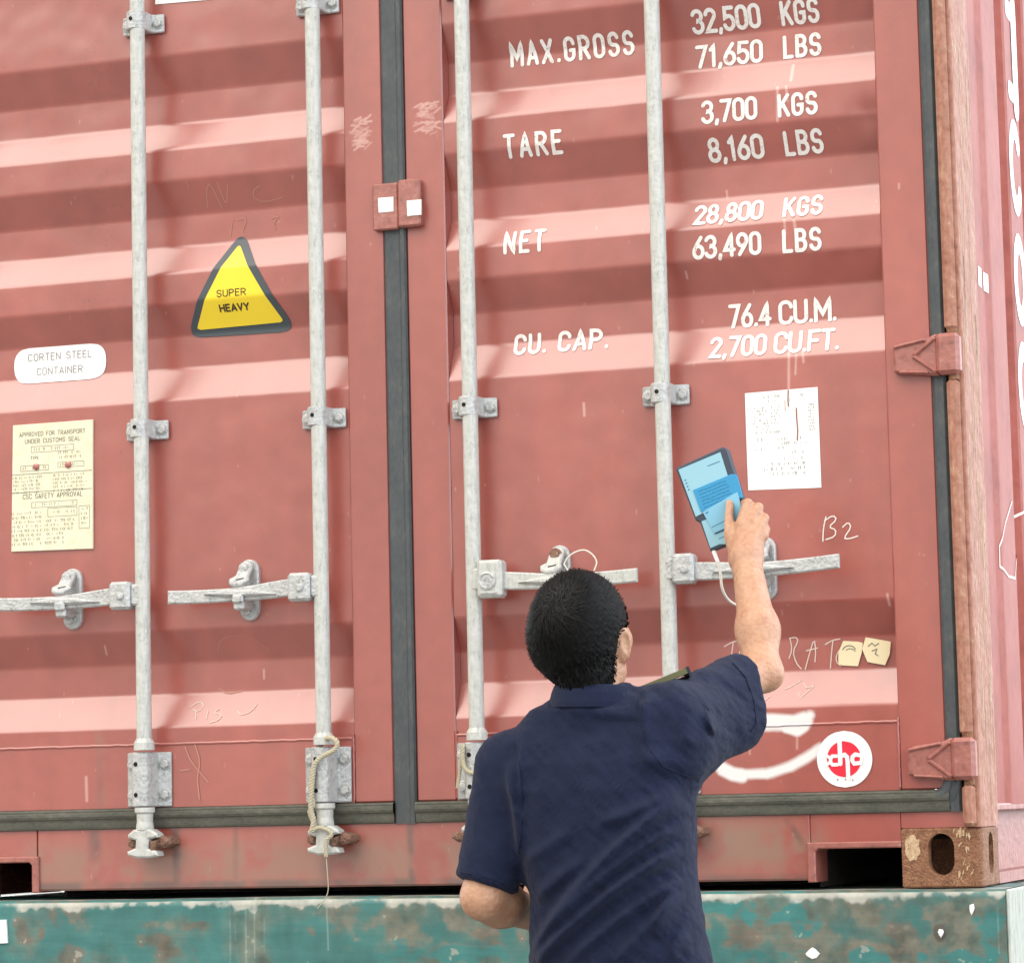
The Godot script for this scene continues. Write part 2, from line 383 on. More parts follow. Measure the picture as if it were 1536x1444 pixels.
func make_materials() -> void:
	var pt := paint_texture()
	M.orange_peel = bump_tex(91, 512, 0.05, 3.0, 3)
	M.paint = mat(Color(1, 1, 1), 0.32, 1.0)
	M.paint.clearcoat_enabled = true; M.paint.clearcoat = 0.7; M.paint.clearcoat_roughness = 0.22
	M.paint.albedo_texture = pt
	M.paint.uv1_scale = Vector3(0.4, 0.4, 1); M.paint.uv1_offset = Vector3(0.5, 0.98, 0)
	M.side = tri_mat(mottle(51, 512, [Color(0.24, 0.058, 0.043), Color(0.31, 0.08, 0.06), Color(0.34, 0.10, 0.08)], 0.008, 0.04, 0.4, 1, 1, 0.06), 0.9, 0.45, 0.2)
	M.hinge = tri_mat(mottle(53, 256, [Color(0.17, 0.06, 0.045), Color(0.29, 0.085, 0.065), Color(0.32, 0.10, 0.075), Color(0.36, 0.15, 0.11)], 0.02, 0.06, 0.5), 0.2, 0.45, 0.7)
	with_normal(M.hinge, bump_tex(93, 256, 0.03, 4.0), 0.25)
	M.post = tri_mat(mottle(57, 512, [Color(0.25, 0.115, 0.08), Color(0.33, 0.15, 0.105), Color(0.36, 0.175, 0.125), Color(0.39, 0.21, 0.145), Color(0.50, 0.33, 0.22)], 0.010, 0.05, 0.55, 2, 1, 0.12), 0.6, 0.6, 0.3)
	with_normal(M.post, bump_tex(95, 256, 0.03, 4.0), 0.5)
	M.rust = tri_mat(mottle(61, 512, [Color(0.085, 0.042, 0.026), Color(0.16, 0.075, 0.042), Color(0.21, 0.095, 0.052), Color(0.25, 0.118, 0.062), Color(0.30, 0.155, 0.085), Color(0.36, 0.23, 0.145)], 0.012, 0.07, 0.6, 1, 1, 0.16), 0.16, 0.7, 0.4)
	with_normal(M.rust, bump_tex(97, 256, 0.07, 5.0), 0.55)
	M.keeper = tri_mat(mottle(63, 256, [Color(0.09, 0.05, 0.036), Color(0.17, 0.092, 0.064), Color(0.23, 0.128, 0.09), Color(0.30, 0.19, 0.14)], 0.02, 0.07, 0.5, 1, 1, 0.12), 0.1, 0.75, 0.4)
	with_normal(M.keeper, bump_tex(98, 256, 0.05, 6.0), 0.9)
	M.galv = tri_mat(mottle(67, 512, [Color(0.26, 0.27, 0.245), Color(0.42, 0.435, 0.405), Color(0.475, 0.49, 0.46), Color(0.50, 0.51, 0.485), Color(0.54, 0.55, 0.525)], 0.012, 0.07, 0.5, 5, 1, 0.05), 0.35, 0.42, 0.6, 0.0)
	with_normal(M.galv, bump_tex(99, 256, 0.05, 3.0), 0.35)
	M.galv2 = tri_mat(mottle(69, 512, [Color(0.22, 0.23, 0.225), Color(0.36, 0.375, 0.37), Color(0.425, 0.44, 0.435), Color(0.46, 0.475, 0.47), Color(0.52, 0.53, 0.525)], 0.012, 0.05, 0.5, 1, 1, 0.05), 0.16, 0.42, 0.7, 0.1)
	with_normal(M.galv2, bump_tex(100, 256, 0.05, 4.0), 0.5)
	M.rubber = tri_mat(mottle(71, 512, [Color(0.042, 0.052, 0.058), Color(0.052, 0.063, 0.069), Color(0.062, 0.072, 0.076), Color(0.085, 0.093, 0.093)], 0.01, 0.04, 0.5, 2, 1, 0.10), 0.5, 0.55, 0.5)
	M.rubber_dusty = tri_mat(mottle(73, 512, [Color(0.068, 0.070, 0.058), Color(0.088, 0.090, 0.073), Color(0.104, 0.103, 0.084), Color(0.135, 0.13, 0.106)], 0.008, 0.05, 0.5, 1, 2, 0.14), 0.5, 0.7, 0.35)
	M.beam = mat(Color(1, 1, 1), 0.55, 0.5)
	M.beam.albedo_texture = beam_texture()
	M.beam.uv1_scale = Vector3(1.0 / 2.6, 1.0 / 0.35, 1); M.beam.uv1_offset = Vector3(0.5, 0.05 / 0.35, 0)
	with_normal(M.beam, bump_tex(101, 256, 0.02, 4.0), 0.25)
	M.recess_shade = tri_mat(mottle(75, 256, [Color(0.035, 0.030, 0.027), Color(0.05, 0.043, 0.038), Color(0.075, 0.06, 0.05)], 0.02, 0.06, 0.5), 0.4, 0.8, 0.3)  # dark tone painted in for the shade inside the notches and under the floor
	M.trailer = tri_mat(mottle(77, 512, [Color(0.20, 0.21, 0.17), Color(0.34, 0.36, 0.31), Color(0.42, 0.44, 0.38), Color(0.20, 0.30, 0.27)], 0.01, 0.04, 0.4, 5, 1, 0.08), 0.6, 0.6, 0.5)
	M.white = mat(lin(0.80, 0.80, 0.79), 0.45, 0.5)
	M.letter = tri_mat(mottle(65, 512, [Color(0.42, 0.26, 0.22), Color(0.68, 0.64, 0.60), Color(0.73, 0.71, 0.68), Color(0.75, 0.74, 0.71), Color(0.77, 0.76, 0.74)], 0.02, 0.09, 0.6, 1, 1, 0.05), 0.35, 0.5, 0.5)
	M.yellow = mat(lin(0.82, 0.62, 0.03), 0.4, 0.5)
	M.slate = mat(lin(0.05, 0.065, 0.075), 0.4, 0.5)
	M.ink = mat(lin(0.05, 0.035, 0.02), 0.5, 0.4)
	M.greyink = mat(lin(0.14, 0.135, 0.12), 0.6, 0.3)
	M.faintink = mat(lin(0.21, 0.20, 0.17), 0.6, 0.3)
	M.plate = tri_mat(mottle(79, 256, [Color(0.66, 0.62, 0.44), Color(0.70, 0.67, 0.50), Color(0.73, 0.70, 0.55)], 0.02, 0.06, 0.5), 0.2, 0.4, 0.5)
	M.plateink = mat(lin(0.10, 0.10, 0.055), 0.6, 0.3)
	M.chalk = mat(lin(0.70, 0.62, 0.57), 0.9, 0.1)
	M.faintchalk = mat(lin(0.44, 0.22, 0.17), 0.9, 0.1)
	M.midchalk = mat(lin(0.62, 0.48, 0.42), 0.9, 0.1)
	M.red = mat(lin(0.72, 0.02, 0.045), 0.4, 0.5)
	M.rustline = mat(lin(0.26, 0.09, 0.05), 0.8, 0.3)
	M.tagpaper = mat(lin(0.74, 0.64, 0.42), 0.8, 0.2)
	M.black = mat(lin(0.012, 0.012, 0.012), 0.7, 0.3)
	M.rope = mat(lin(0.46, 0.42, 0.31), 0.9, 0.2)
	M.blue = mat(lin(0.04, 0.28, 0.72), 0.35, 0.5)
	M.cable = mat(lin(0.66, 0.64, 0.56), 0.45, 0.5)
	M.skin = tri_mat(mottle(81, 512, [Color(0.36, 0.175, 0.105), Color(0.41, 0.22, 0.135), Color(0.44, 0.25, 0.155), Color(0.47, 0.29, 0.185)], 0.015, 0.06, 0.5, 1, 1, 0.04), 0.35, 0.48, 0.45)
	with_normal(M.skin, bump_tex(103, 512, 0.06, 3.0), 0.45)
	M.hair = tri_mat(mottle(83, 256, [Color(0.004, 0.004, 0.0045), Color(0.006, 0.006, 0.0065), Color(0.009, 0.009, 0.009)], 0.02, 0.08, 0.5, 1, 1, 0.2), 0.08, 0.6, 0.2)
	M.strand = mat(Color(1, 1, 1), 0.45, 0.3)
	M.strand.vertex_color_use_as_albedo = true
	M.shirt = tri_mat(mottle(85, 512, [Color(0.0072, 0.0108, 0.029), Color(0.0092, 0.0134, 0.035), Color(0.0122, 0.0170, 0.042)], 0.012, 0.25, 0.6, 1, 1, 0.10), 0.25, 0.85, 0.25)
	with_normal(M.shirt, bump_tex(105, 512, 0.16, 4.0, 2), 0.35)
	M.shirt.rim_enabled = true; M.shirt.rim = 0.1; M.shirt.rim_tint = 0.5
	M.trouser = mat(lin(0.012, 0.014, 0.025), 0.85, 0.25)
	M.olive = mat(lin(0.10, 0.10, 0.045), 0.6, 0.4)
	M.navy = mat(lin(0.012, 0.016, 0.03), 0.6, 0.4)
	M.case = mat(lin(0.035, 0.05, 0.075), 0.45, 0.5)
	M.screen_pale = mat(lin(0.27, 0.50, 0.60), 0.10, 0.5)
	M.card = mat(lin(0.20, 0.46, 0.62), 0.3, 0.5)
	M.band = mat(lin(0.035, 0.27, 0.50), 0.3, 0.5)
	M.bandink = mat(lin(0.015, 0.11, 0.24), 0.4, 0.4)

# ---------------------------------------------------------------- door surface
var knots := [[-1.0, -0.004], [0.370, -0.004], [0.442, -0.04], [0.5115, -0.04], [0.581, -0.004], [1.087, -0.004], [1.160, -0.04], [1.234, -0.04], [1.3015, -0.004], [1.370, -0.004], [1.433, -0.04], [1.504, -0.04], [1.577, -0.004], [1.649, -0.004], [1.711, -0.04], [1.783, -0.04], [1.861, -0.004], [2.16, -0.004], [2.23, -0.04], [2.30, -0.04], [2.37, -0.004], [2.44, -0.004], [2.51, -0.04], [2.58, -0.04], [2.65, -0.004], [4.0, -0.004]]
var wave := FastNoiseLite.new()
func zraw(y: float) -> float:
	for k in knots.size() - 1:
		if y < knots[k + 1][0]:
			return lerpf(knots[k][1], knots[k + 1][1], (y - knots[k][0]) / (knots[k + 1][0] - knots[k][0]))
	return -0.004
func zdoor(x: float, y: float) -> float:
	if absf(x) < 0.115 or absf(x) > 1.0595 or y < 0.331: return 0.0
	var z := (zraw(y - 0.003) + zraw(y) + zraw(y + 0.003)) / 3.0
	z += wave.get_noise_2d(x * 1000.0, y * 1000.0) * 0.0014
	var d := Vector2(x, y).distance_to(Vector2(1.045, 1.577))     # a small knock at the panel edge
	z -= 0.010 * exp(-d * d / 0.0009)
	return z
func ndoor(x: float, y: float) -> Vector3:
	var e := 0.002
	return Vector3(-(zdoor(x + e, y) - zdoor(x - e, y)) / (2 * e), -(zdoor(x, y + e) - zdoor(x, y - e)) / (2 * e), 1).normalized()
func panel(x0: float, x1: float) -> MB:
	var b := MB.new()
	var nx := 40
	var ys := []
	var y := 0.331
	while y < 2.72:
		ys.push_back(y); y += 0.0045
	var pos := []; var nor := []
	for j in ys.size():
		for i in nx + 1:
			var x := lerpf(x0, x1, float(i) / nx)
			var xx := clampf(x, minf(x0, x1) + 0.004, maxf(x0, x1) - 0.004)
			pos.push_back(Vector3(x, ys[j], zdoor(xx, ys[j] + 0.0001)))
			nor.push_back(ndoor(xx, ys[j] + 0.0025))
	for j in ys.size() - 1:
		for i in nx:
			var k: int = j * (nx + 1) + i
			b.squad(pos[k], pos[k + 1], pos[k + nx + 2], pos[k + nx + 1], nor[k], nor[k + 1], nor[k + nx + 2], nor[k + nx + 1])
	return b

# ribbons and patches lying on the doors (paint, print, chalk)
func ribbon(b: MB, pts: Array, w: float, off: float, surf: Callable) -> void:
	# resample
	var q := PackedVector2Array()
	q.push_back(pts[0])
	for k in pts.size() - 1:
		var a: Vector2 = pts[k]; var c: Vector2 = pts[k + 1]
		var m := maxi(1, int(ceil(a.distance_to(c) / 0.005)))
		for j in range(1, m + 1): q.push_back(a.lerp(c, float(j) / m))
	var closed: bool = pts.size() > 3 and (pts[0] as Vector2).distance_to(pts[-1]) < 1e-5
	var m2 := q.size()
	if m2 < 2: return
	var L := PackedVector3Array(); var C := PackedVector3Array(); var R := PackedVector3Array(); var N := PackedVector3Array()
	for k in m2:
		var e1 := (q[k] - q[maxi(k - 1, 0)]); var e2 := (q[mini(k + 1, m2 - 1)] - q[k])
		if closed and k == 0: e1 = q[0] - q[m2 - 2]
		if closed and k == m2 - 1: e2 = q[1] - q[0]
		if e1.length() < 1e-7: e1 = e2
		if e2.length() < 1e-7: e2 = e1
		e1 = e1.normalized(); e2 = e2.normalized()
		var mm := (Vector2(-e1.y, e1.x) + Vector2(-e2.y, e2.x))
		if mm.length() < 0.2: mm = Vector2(-e1.y, e1.x)
		mm = mm.normalized()
		var sc := 1.0 / maxf(0.55, mm.dot(Vector2(-e1.y, e1.x)))
		for s in [1, 0, -1]:
			var p: Vector2 = q[k] + mm * (w * 0.5 * s * sc)
			var p3: Vector3 = surf.call(p, off)
			if s == 1: L.push_back(p3)
			elif s == 0: C.push_back(p3)
			else: R.push_back(p3)
		N.push_back(surf.call(q[k], off + 1.0) - surf.call(q[k], off))
	for k in m2 - 1:
		b.squad(L[k], C[k], C[k + 1], L[k + 1], N[k], N[k], N[k + 1], N[k + 1])
		b.squad(C[k], R[k], R[k + 1], C[k + 1], N[k], N[k], N[k + 1], N[k + 1])
	if not closed:     # round ends
		for e in [0, m2 - 1]:
			var dir := (q[0] - q[1]).normalized() if e == 0 else (q[m2 - 1] - q[m2 - 2]).normalized()
			var a0 := dir.angle() - PI / 2
			for s in 5:
				var p1: Vector2 = q[e] + Vector2.from_angle(a0 + PI * s / 5.0) * w * 0.5
				var p2: Vector2 = q[e] + Vector2.from_angle(a0 + PI * (s + 1) / 5.0) * w * 0.5
				b.flat(C[e], surf.call(p1, off), surf.call(p2, off), N[e])
func on_door(p: Vector2, off: float) -> Vector3:
	if off >= 0.9: return Vector3(p.x, p.y, zdoor(p.x, p.y) + off - 1.0) + ndoor(p.x, p.y)
	return Vector3(p.x, p.y, zdoor(p.x, p.y) + off)
func on_side(p: Vector2, off: float) -> Vector3:      # p = (-z, y) on the right side wall
	var x := xside(-p.x)
	if off >= 0.9: return Vector3(x + off - 1.0, p.y, -p.x) + Vector3(1, 0, 0)
	return Vector3(x + off, p.y, -p.x)
func flat_at(z: float) -> Callable:
	return func(p: Vector2, off: float) -> Vector3: return Vector3(p.x, p.y, z + off)
func fill_convex(b: MB, poly: PackedVector2Array, off: float, surf: Callable) -> void:
	var y0 := 1e9; var y1 := -1e9
	for p in poly: y0 = minf(y0, p.y); y1 = maxf(y1, p.y)
	var rows := maxi(2, int(ceil((y1 - y0) / 0.0028)))
	var prev := []
	for r in rows + 1:
		var y := clampf(lerpf(y0, y1, float(r) / rows), y0 + 1e-5, y1 - 1e-5)
		var xa := 1e9; var xb := -1e9
		for k in poly.size():
			var a := poly[k]; var c := poly[(k + 1) % poly.size()]
			if (a.y - y) * (c.y - y) <= 0.0 and absf(a.y - c.y) > 1e-9:
				var x := lerpf(a.x, c.x, (y - a.y) / (c.y - a.y))
				xa = minf(xa, x); xb = maxf(xb, x)
		var row := []
		for i in 5:
			row.push_back(Vector2(lerpf(xa, xb, i / 4.0), y))
		if r > 0:
			for i in 4:
				var N0: Vector3 = surf.call(prev[i], off + 1.0) - surf.call(prev[i], off)
				var N1: Vector3 = surf.call(row[i], off + 1.0) - surf.call(row[i], off)
				b.squad(surf.call(prev[i], off), surf.call(prev[i + 1], off), surf.call(row[i + 1], off), surf.call(row[i], off), N0, N0, N1, N1)
		prev = row
func rounded(poly: PackedVector2Array, r: float, seg := 6) -> PackedVector2Array:
	var o := PackedVector2Array()
	var m := poly.size()
	for k in m:
		var p := poly[k]; var a := poly[(k + m - 1) % m]; var c := poly[(k + 1) % m]
		var da := (a - p).normalized(); var dc := (c - p).normalized()
		var half := absf(da.angle_to(dc)) * 0.5
		var t := minf(r / tan(half), minf(p.distance_to(a), p.distance_to(c)) * 0.48)
		var s := p + da * t; var e := p + dc * t
		for j in seg + 1:
			var f := float(j) / seg
			o.push_back(s.lerp(p, f).lerp(p.lerp(e, f), f))
	return o
func rect(x0: float, y0: float, x1: float, y1: float) -> PackedVector2Array:
	return PackedVector2Array([Vector2(x0, y0), Vector2(x1, y0), Vector2(x1, y1), Vector2(x0, y1)])
func ell(cx: float, cy: float, rx: float, ry: float, m := 32) -> PackedVector2Array:
	var o := PackedVector2Array()
	for k in m: o.push_back(Vector2(cx + cos(TAU * k / m) * rx, cy + sin(TAU * k / m) * ry))
	return o

# ---------------------------------------------------------------- stroke lettering
func arc(cx: float, cy: float, rx: float, ry: float, a0: float, a1: float) -> Array:
	var o := []
	var m := maxi(3, int(absf(a1 - a0) / 15.0))
	for k in m + 1:
		var a := deg_to_rad(lerpf(a0, a1, float(k) / m))
		o.push_back(Vector2(cx + cos(a) * rx, cy + sin(a) * ry))
	return o
func L2(l: Array) -> Array:
	var o := []
	for k in range(0, l.size(), 2): o.push_back(Vector2(l[k], l[k + 1]))
	return o
func glyph(ch: String) -> Array:      # [width, [strokes]], cap height 1
	match ch:
		"O", "0": return [0.44, [arc(0.22, 0.76, 0.22, 0.24, 180, 0) + arc(0.22, 0.24, 0.22, 0.24, 0, -180) + L2([0, 0.76])]]
		"1": return [0.24, [L2([0.02, 0.8, 0.17, 1, 0.17, 0])]]
		"2": return [0.44, [arc(0.22, 0.76, 0.22, 0.24, 170, -25) + L2([0, 0, 0.45, 0])]]
		"3": return [0.44, [arc(0.2, 0.76, 0.22, 0.24, 160, -80) + arc(0.2, 0.27, 0.24, 0.27, 80, -160)]]
		"4": return [0.46, [L2([0.34, 0, 0.34, 1, 0, 0.27, 0.46, 0.27])]]
		"5": return [0.44, [L2([0.42, 1, 0.06, 1, 0.03, 0.55]) + arc(0.21, 0.31, 0.23, 0.31, 120, -160)]]
		"6": return [0.44, [arc(0.22, 0.29, 0.22, 0.29, 0, 360), L2([0.36, 1, 0.1, 0.58, 0.0, 0.3])]]
		"7": return [0.44, [L2([0, 1, 0.44, 1, 0.14, 0])]]
		"8": return [0.44, [arc(0.22, 0.76, 0.185, 0.24, -90, 270), arc(0.22, 0.26, 0.22, 0.26, 90, 450)]]
		"9": return [0.44, [arc(0.22, 0.71, 0.22, 0.29, 0, 360), L2([0.08, 0, 0.34, 0.42, 0.44, 0.7])]]
		"A": return [0.48, [L2([0, 0, 0.24, 1, 0.48, 0]), L2([0.08, 0.29, 0.40, 0.29])]]
		"B": return [0.44, [L2([0, 0, 0, 1]) + arc(0.2, 0.76, 0.2, 0.24, 90, -90) + L2([0, 0.52]), L2([0.1, 0.52]) + arc(0.22, 0.26, 0.22, 0.26, 90, -90) + L2([0, 0])]]
		"C": return [0.44, [arc(0.22, 0.76, 0.22, 0.24, 0, 180) + arc(0.22, 0.24, 0.22, 0.24, 180, 360)]]
		"D": return [0.44, [L2([0, 0, 0, 1]) + arc(0.18, 0.74, 0.26, 0.26, 90, 0) + arc(0.18, 0.26, 0.26, 0.26, 0, -90) + L2([0, 0])]]
		"E": return [0.38, [L2([0.38, 1, 0, 1, 0, 0, 0.38, 0]), L2([0, 0.52, 0.32, 0.52])]]
		"F": return [0.38, [L2([0.38, 1, 0, 1, 0, 0]), L2([0, 0.5, 0.32, 0.5])]]
		"G": return [0.46, [arc(0.22, 0.76, 0.22, 0.24, 0, 180) + arc(0.22, 0.24, 0.22, 0.24, 180, 360) + L2([0.44, 0.46, 0.26, 0.46])]]
		"H": return [0.46, [L2([0, 0, 0, 1]), L2([0.46, 0, 0.46, 1]), L2([0, 0.5, 0.46, 0.5])]]
		"I": return [0.04, [L2([0.02, 0, 0.02, 1])]]
		"J": return [0.36, [L2([0.36, 1]) + arc(0.18, 0.22, 0.18, 0.22, 0, -170)]]
		"K": return [0.46, [L2([0, 0, 0, 1]), L2([0.44, 1, 0.02, 0.4]), L2([0.16, 0.6, 0.46, 0])]]
		"L": return [0.36, [L2([0, 1, 0, 0, 0.36, 0])]]
		"M": return [0.56, [L2([0, 0, 0, 1, 0.28, 0.32, 0.56, 1, 0.56, 0])]]
		"N": return [0.46, [L2([0, 0, 0, 1, 0.46, 0, 0.46, 1])]]
		"P": return [0.44, [L2([0, 0, 0, 1]) + arc(0.2, 0.74, 0.24, 0.26, 90, -90) + L2([0, 0.48])]]
		"Q": return [0.44, [arc(0.22, 0.5, 0.22, 0.5, 0, 360), L2([0.26, 0.24, 0.46, -0.04])]]
		"R": return [0.46, [L2([0, 0, 0, 1]) + arc(0.2, 0.74, 0.24, 0.26, 90, -90) + L2([0, 0.48]), L2([0.2, 0.48, 0.46, 0])]]
		"S": return [0.44, [arc(0.22, 0.76, 0.21, 0.24, 15, 180) + arc(0.22, 0.68, 0.21, 0.18, 200, 250) + arc(0.22, 0.26, 0.22, 0.26, 60, 0) + arc(0.22, 0.26, 0.22, 0.26, -10, -165)]]
		"T": return [0.44, [L2([0, 1, 0.44, 1]), L2([0.22, 1, 0.22, 0])]]
		"U": return [0.44, [L2([0, 1]) + arc(0.22, 0.24, 0.22, 0.24, 180, 360) + L2([0.44, 1])]]
		"V": return [0.46, [L2([0, 1, 0.23, 0, 0.46, 1])]]
		"W": return [0.6, [L2([0, 1, 0.15, 0, 0.3, 0.7, 0.45, 0, 0.6, 1])]]
		"X": return [0.46, [L2([0, 0, 0.46, 1]), L2([0, 1, 0.46, 0])]]
		"Y": return [0.46, [L2([0, 1, 0.23, 0.45, 0.46, 1]), L2([0.23, 0.45, 0.23, 0])]]
		"Z": return [0.44, [L2([0, 1, 0.44, 1, 0, 0, 0.44, 0])]]
		".": return [0.06, [L2([0.03, 0.02, 0.03, 0.05])]]
		",": return [0.08, [L2([0.06, 0.05, 0.02, -0.12])]]
		"-": return [0.3, [L2([0, 0.45, 0.3, 0.45])]]
		"/": return [0.34, [L2([0, 0, 0.34, 1])]]
	return [0.3, []]
# text fitted between x0 and x1
func write(b: MB, s: String, x0: float, x1: float, y: float, h: float, w: float, off: float, surf: Callable, gap := 0.24, lean := 0.0) -> void:
	var tot := 0.0
	for k in s.length():
		tot += glyph(s[k])[0] + (gap if k < s.length() - 1 else 0.0)
	var f := (x1 - x0 - w) / tot
	var x := x0 + w * 0.5
	for k in s.length():
		var g := glyph(s[k])
		var idx := 0
		for st in g[1]:
			var pts := []
			for p in st:
				pts.push_back(Vector2(x + p.x * f + p.y * lean * h, y + w * 0.5 + p.y * (h - w)))
			ribbon(b, pts, w, off + idx * 0.00012, surf)
			idx += 1
		x += (g[0] + gap) * f

# ---------------------------------------------------------------- container
func xside(z: float) -> float:     # right side wall: corrugations with 0.287 m pitch
	var d := -z
	if d < 0.335: return 1.209
	var t := fposmod(d - 0.335, 0.287)
	var o := 1.2165; var i := 1.209 if d < 0.45 else 1.186
	if t < 0.050: return lerpf(i, o, t / 0.050)
	if t < 0.225: return o
	if t < 0.255: return lerpf(o, i, (t - 0.225) / 0.030)
	return i

func bolt(b: MB, p: Vector3, r := 0.010, h := 0.008, dir := Vector3(0, 0, 1)) -> void:
	b.lathe(p, dir, PackedVector2Array([Vector2(r * 1.35, 0), Vector2(r * 1.35, 0.002), Vector2(r * 1.2, 0.003), Vector2(0, 0.003)]), 14)
	b.lathe(p + dir * 0.003, dir, PackedVector2Array([Vector2(r, 0), Vector2(r, h * 0.8), Vector2(r * 0.75, h), Vector2(0, h)]), 6, true)

func saddle(b: MB, x: float, y0: float, y1: float, zc: float, half := 0.05) -> void:
	# omega-shaped clamp over the bar, extruded along y
	var r := 0.0215; var t := 0.006
	var o := PackedVector2Array()
	o.push_back(Vector2(-half, 0.0005)); o.push_back(Vector2(half, 0.0005)); o.push_back(Vector2(half, t)); o.push_back(Vector2(r + 0.007, t + 0.001))
	o.push_back(Vector2(r + 0.002, t + 0.006))
	for k in 13:
		var a := PI * k / 12.0
		o.push_back(Vector2(cos(a) * r, zc + sin(a) * (r * 0.96)))
	o.push_back(Vector2(-r - 0.002, t + 0.006)); o.push_back(Vector2(-r - 0.007, t + 0.001)); o.push_back(Vector2(-half, t))
	# xf: local x -> x, local y -> z, local z -> -y ; chamfer at both ends by two half prisms
	var ym := (y0 + y1) * 0.5
	b.prism(o, 0.0, ym - y0, 0.0025, Transform3D(Basis(Vector3(1, 0, 0), Vector3(0, 0, 1), Vector3(0, -1, 0)), Vector3(x, ym, 0)), true)
	b.prism(o, 0.0, y1 - ym, 0.0025, Transform3D(Basis(Vector3(1, 0, 0), Vector3(0, 0, 1), Vector3(0, 1, 0)), Vector3(x, ym, 0)), true)

func locking_bar(x: float, dirn: float, hub: Array, handle: Array, kind: int) -> void:
	var zc := 0.045
	var r := MB.new()
	r.lathe(Vector3(x, 0.318, zc), Vector3(0, 1, 0), PackedVector2Array([Vector2(0.0225, 0.0), Vector2(0.0225, 0.016), Vector2(0.0165, 0.026), Vector2(0.0165, 2.35)]), 28)
	r.lathe(Vector3(x, 0.195, zc), Vector3(0, -1, 0), PackedVector2Array([Vector2(0.022, 0.0), Vector2(0.022, 0.010), Vector2(0.018, 0.014), Vector2(0.0175, 0.03), Vector2(0.0195, 0.042), Vector2(0.0195, 0.048), Vector2(0.012, 0.053), Vector2(0.012, 0.06), Vector2(0, 0.06)]), 24)
	var bar := put("locking_bar", r, M.galv, container)
	for y in [1.019, 1.931]:
		var g := MB.new()
		saddle(g, x - 0.004, y - 0.021, y + 0.021, zc - 0.002)
		put("bracket", g, M.galv2, bar)
		var d := MB.new()
		d.lathe(Vector3(x - 0.007, y + 0.002, zc + 0.0165), Vector3(-0.2, 0, 1), PackedVector2Array([Vector2(0.0045, 0), Vector2(0.0045, 0.0035), Vector2(0, 0.0035)]), 10)
		put("rivet", d, M.black, bar)
		for s in [-1, 1]:
			var q := MB.new()
			bolt(q, Vector3(x - 0.004 + 0.0375 * s, y, 0.006))
			put("bolt", q, M.galv2, bar)
	var g2 := MB.new()
	saddle(g2, x - 0.007, 0.196, 0.314, zc - 0.002, 0.052)
	put("bearing_plate", g2, M.galv2, bar)
	for y in [0.222, 0.288]:
		var d := MB.new()
		d.lathe(Vector3(x - 0.012, y, zc + 0.0155), Vector3(-0.2, 0, 1), PackedVector2Array([Vector2(0.005, 0), Vector2(0.005, 0.0035), Vector2(0, 0.0035)]), 10)
		put("rivet", d, M.black, bar)
		for s in [-1, 1]:
			var q := MB.new()
			bolt(q, Vector3(x - 0.007 + 0.039 * s, y, 0.006))
			put("bolt", q, M.galv2, bar)
	# forked cam and its keeper on the sill
	var c := MB.new()
	var cp := L2([-0.020, 0.148, 0.020, 0.148, 0.036, 0.138, 0.038, 0.131, 0.016, 0.127, 0.014, 0.107, 0.034, 0.101, 0.037, 0.091, 0.02, 0.087, -0.012, 0.087, -0.034, 0.093, -0.036, 0.101, -0.016, 0.108, -0.015, 0.125, -0.033, 0.130, -0.034, 0.137])
	var cpp := PackedVector2Array()
	for p in cp: cpp.push_back(p + Vector2(x, 0))
	c.prism(cpp, zc - 0.016, zc + 0.018, 0.004)
	put("cam", c, M.galv, bar)
	var kx := 1.0 if kind != 3 else -1.0
	for s in [-1.0, 1.0]:
		var kb := MB.new()
		var w := 0.040 if s * kx > 0 else 0.022
		var kp := PackedVector2Array([Vector2(x + s * 0.019, 0.128), Vector2(x + s * (0.022 + w * 0.4), 0.134), Vector2(x + s * (0.019 + w), 0.127), Vector2(x + s * (0.021 + w), 0.116), Vector2(x + s * (0.019 + w * 0.7), 0.108), Vector2(x + s * 0.022, 0.108)])
		kb.prism(kp, -0.001, zc + 0.004, 0.006)
		var kq := PackedVector2Array([Vector2(x + s * 0.017, 0.122), Vector2(x + s * 0.034, 0.125), Vector2(x + s * 0.031, 0.112), Vector2(x + s * 0.022, 0.096), Vector2(x + s * 0.017, 0.104)])
		if s * kx > 0: kb.prism(kq, zc - 0.006, zc + 0.017, 0.004)
		put("cam_keeper", kb, M.keeper, bar)
	# hub and handle
	var hb := MB.new()
	var hz := 0.072
	hb.bx(hub[0], hub[1], hub[2], hub[3], 0.030, hz, 0.006)
	var hx: float = (hub[0] + hub[1]) * 0.5; var hy: float = (hub[2] + hub[3]) * 0.5
	var tongue_x: float = hub[0] if dirn > 0 else hub[1]
	hb.bx(minf(x, tongue_x) - 0.002, maxf(x, tongue_x) + 0.002, hy - 0.022, hy + 0.024, 0.034, 0.062, 0.004)
	var hm := put("hub", hb, M.galv2 if kind != 3 else M.galv, bar)
	var rv := MB.new()
	if kind == 3:
		rv.lathe(Vector3(hx - 0.004, hy - 0.004, hz), Vector3(0, 0, 1), PackedVector2Array([Vector2(0.019, 0), Vector2(0.019, 0.003), Vector2(0.015, 0.004), Vector2(0.013, 0.002), Vector2(0.006, 0.002), Vector2(0.006, 0.0005), Vector2(0, 0.0005)]), 22)
		rv.bx(hx - 0.020, hx + 0.016, hub[2] + 0.008, hub[2] + 0.011, hz - 0.002, hz + 0.0025, 0.001)
	else:
		rv.lathe(Vector3(hx + 0.004, hy - 0.002, hz), Vector3(0, 0, 1), PackedVector2Array([Vector2(0.0085, 0), Vector2(0.0085, 0.003), Vector2(0.006, 0.006), Vector2(0, 0.0065)]), 14)
	put("rivet", rv, M.galv2, bar)
	var hd := MB.new()
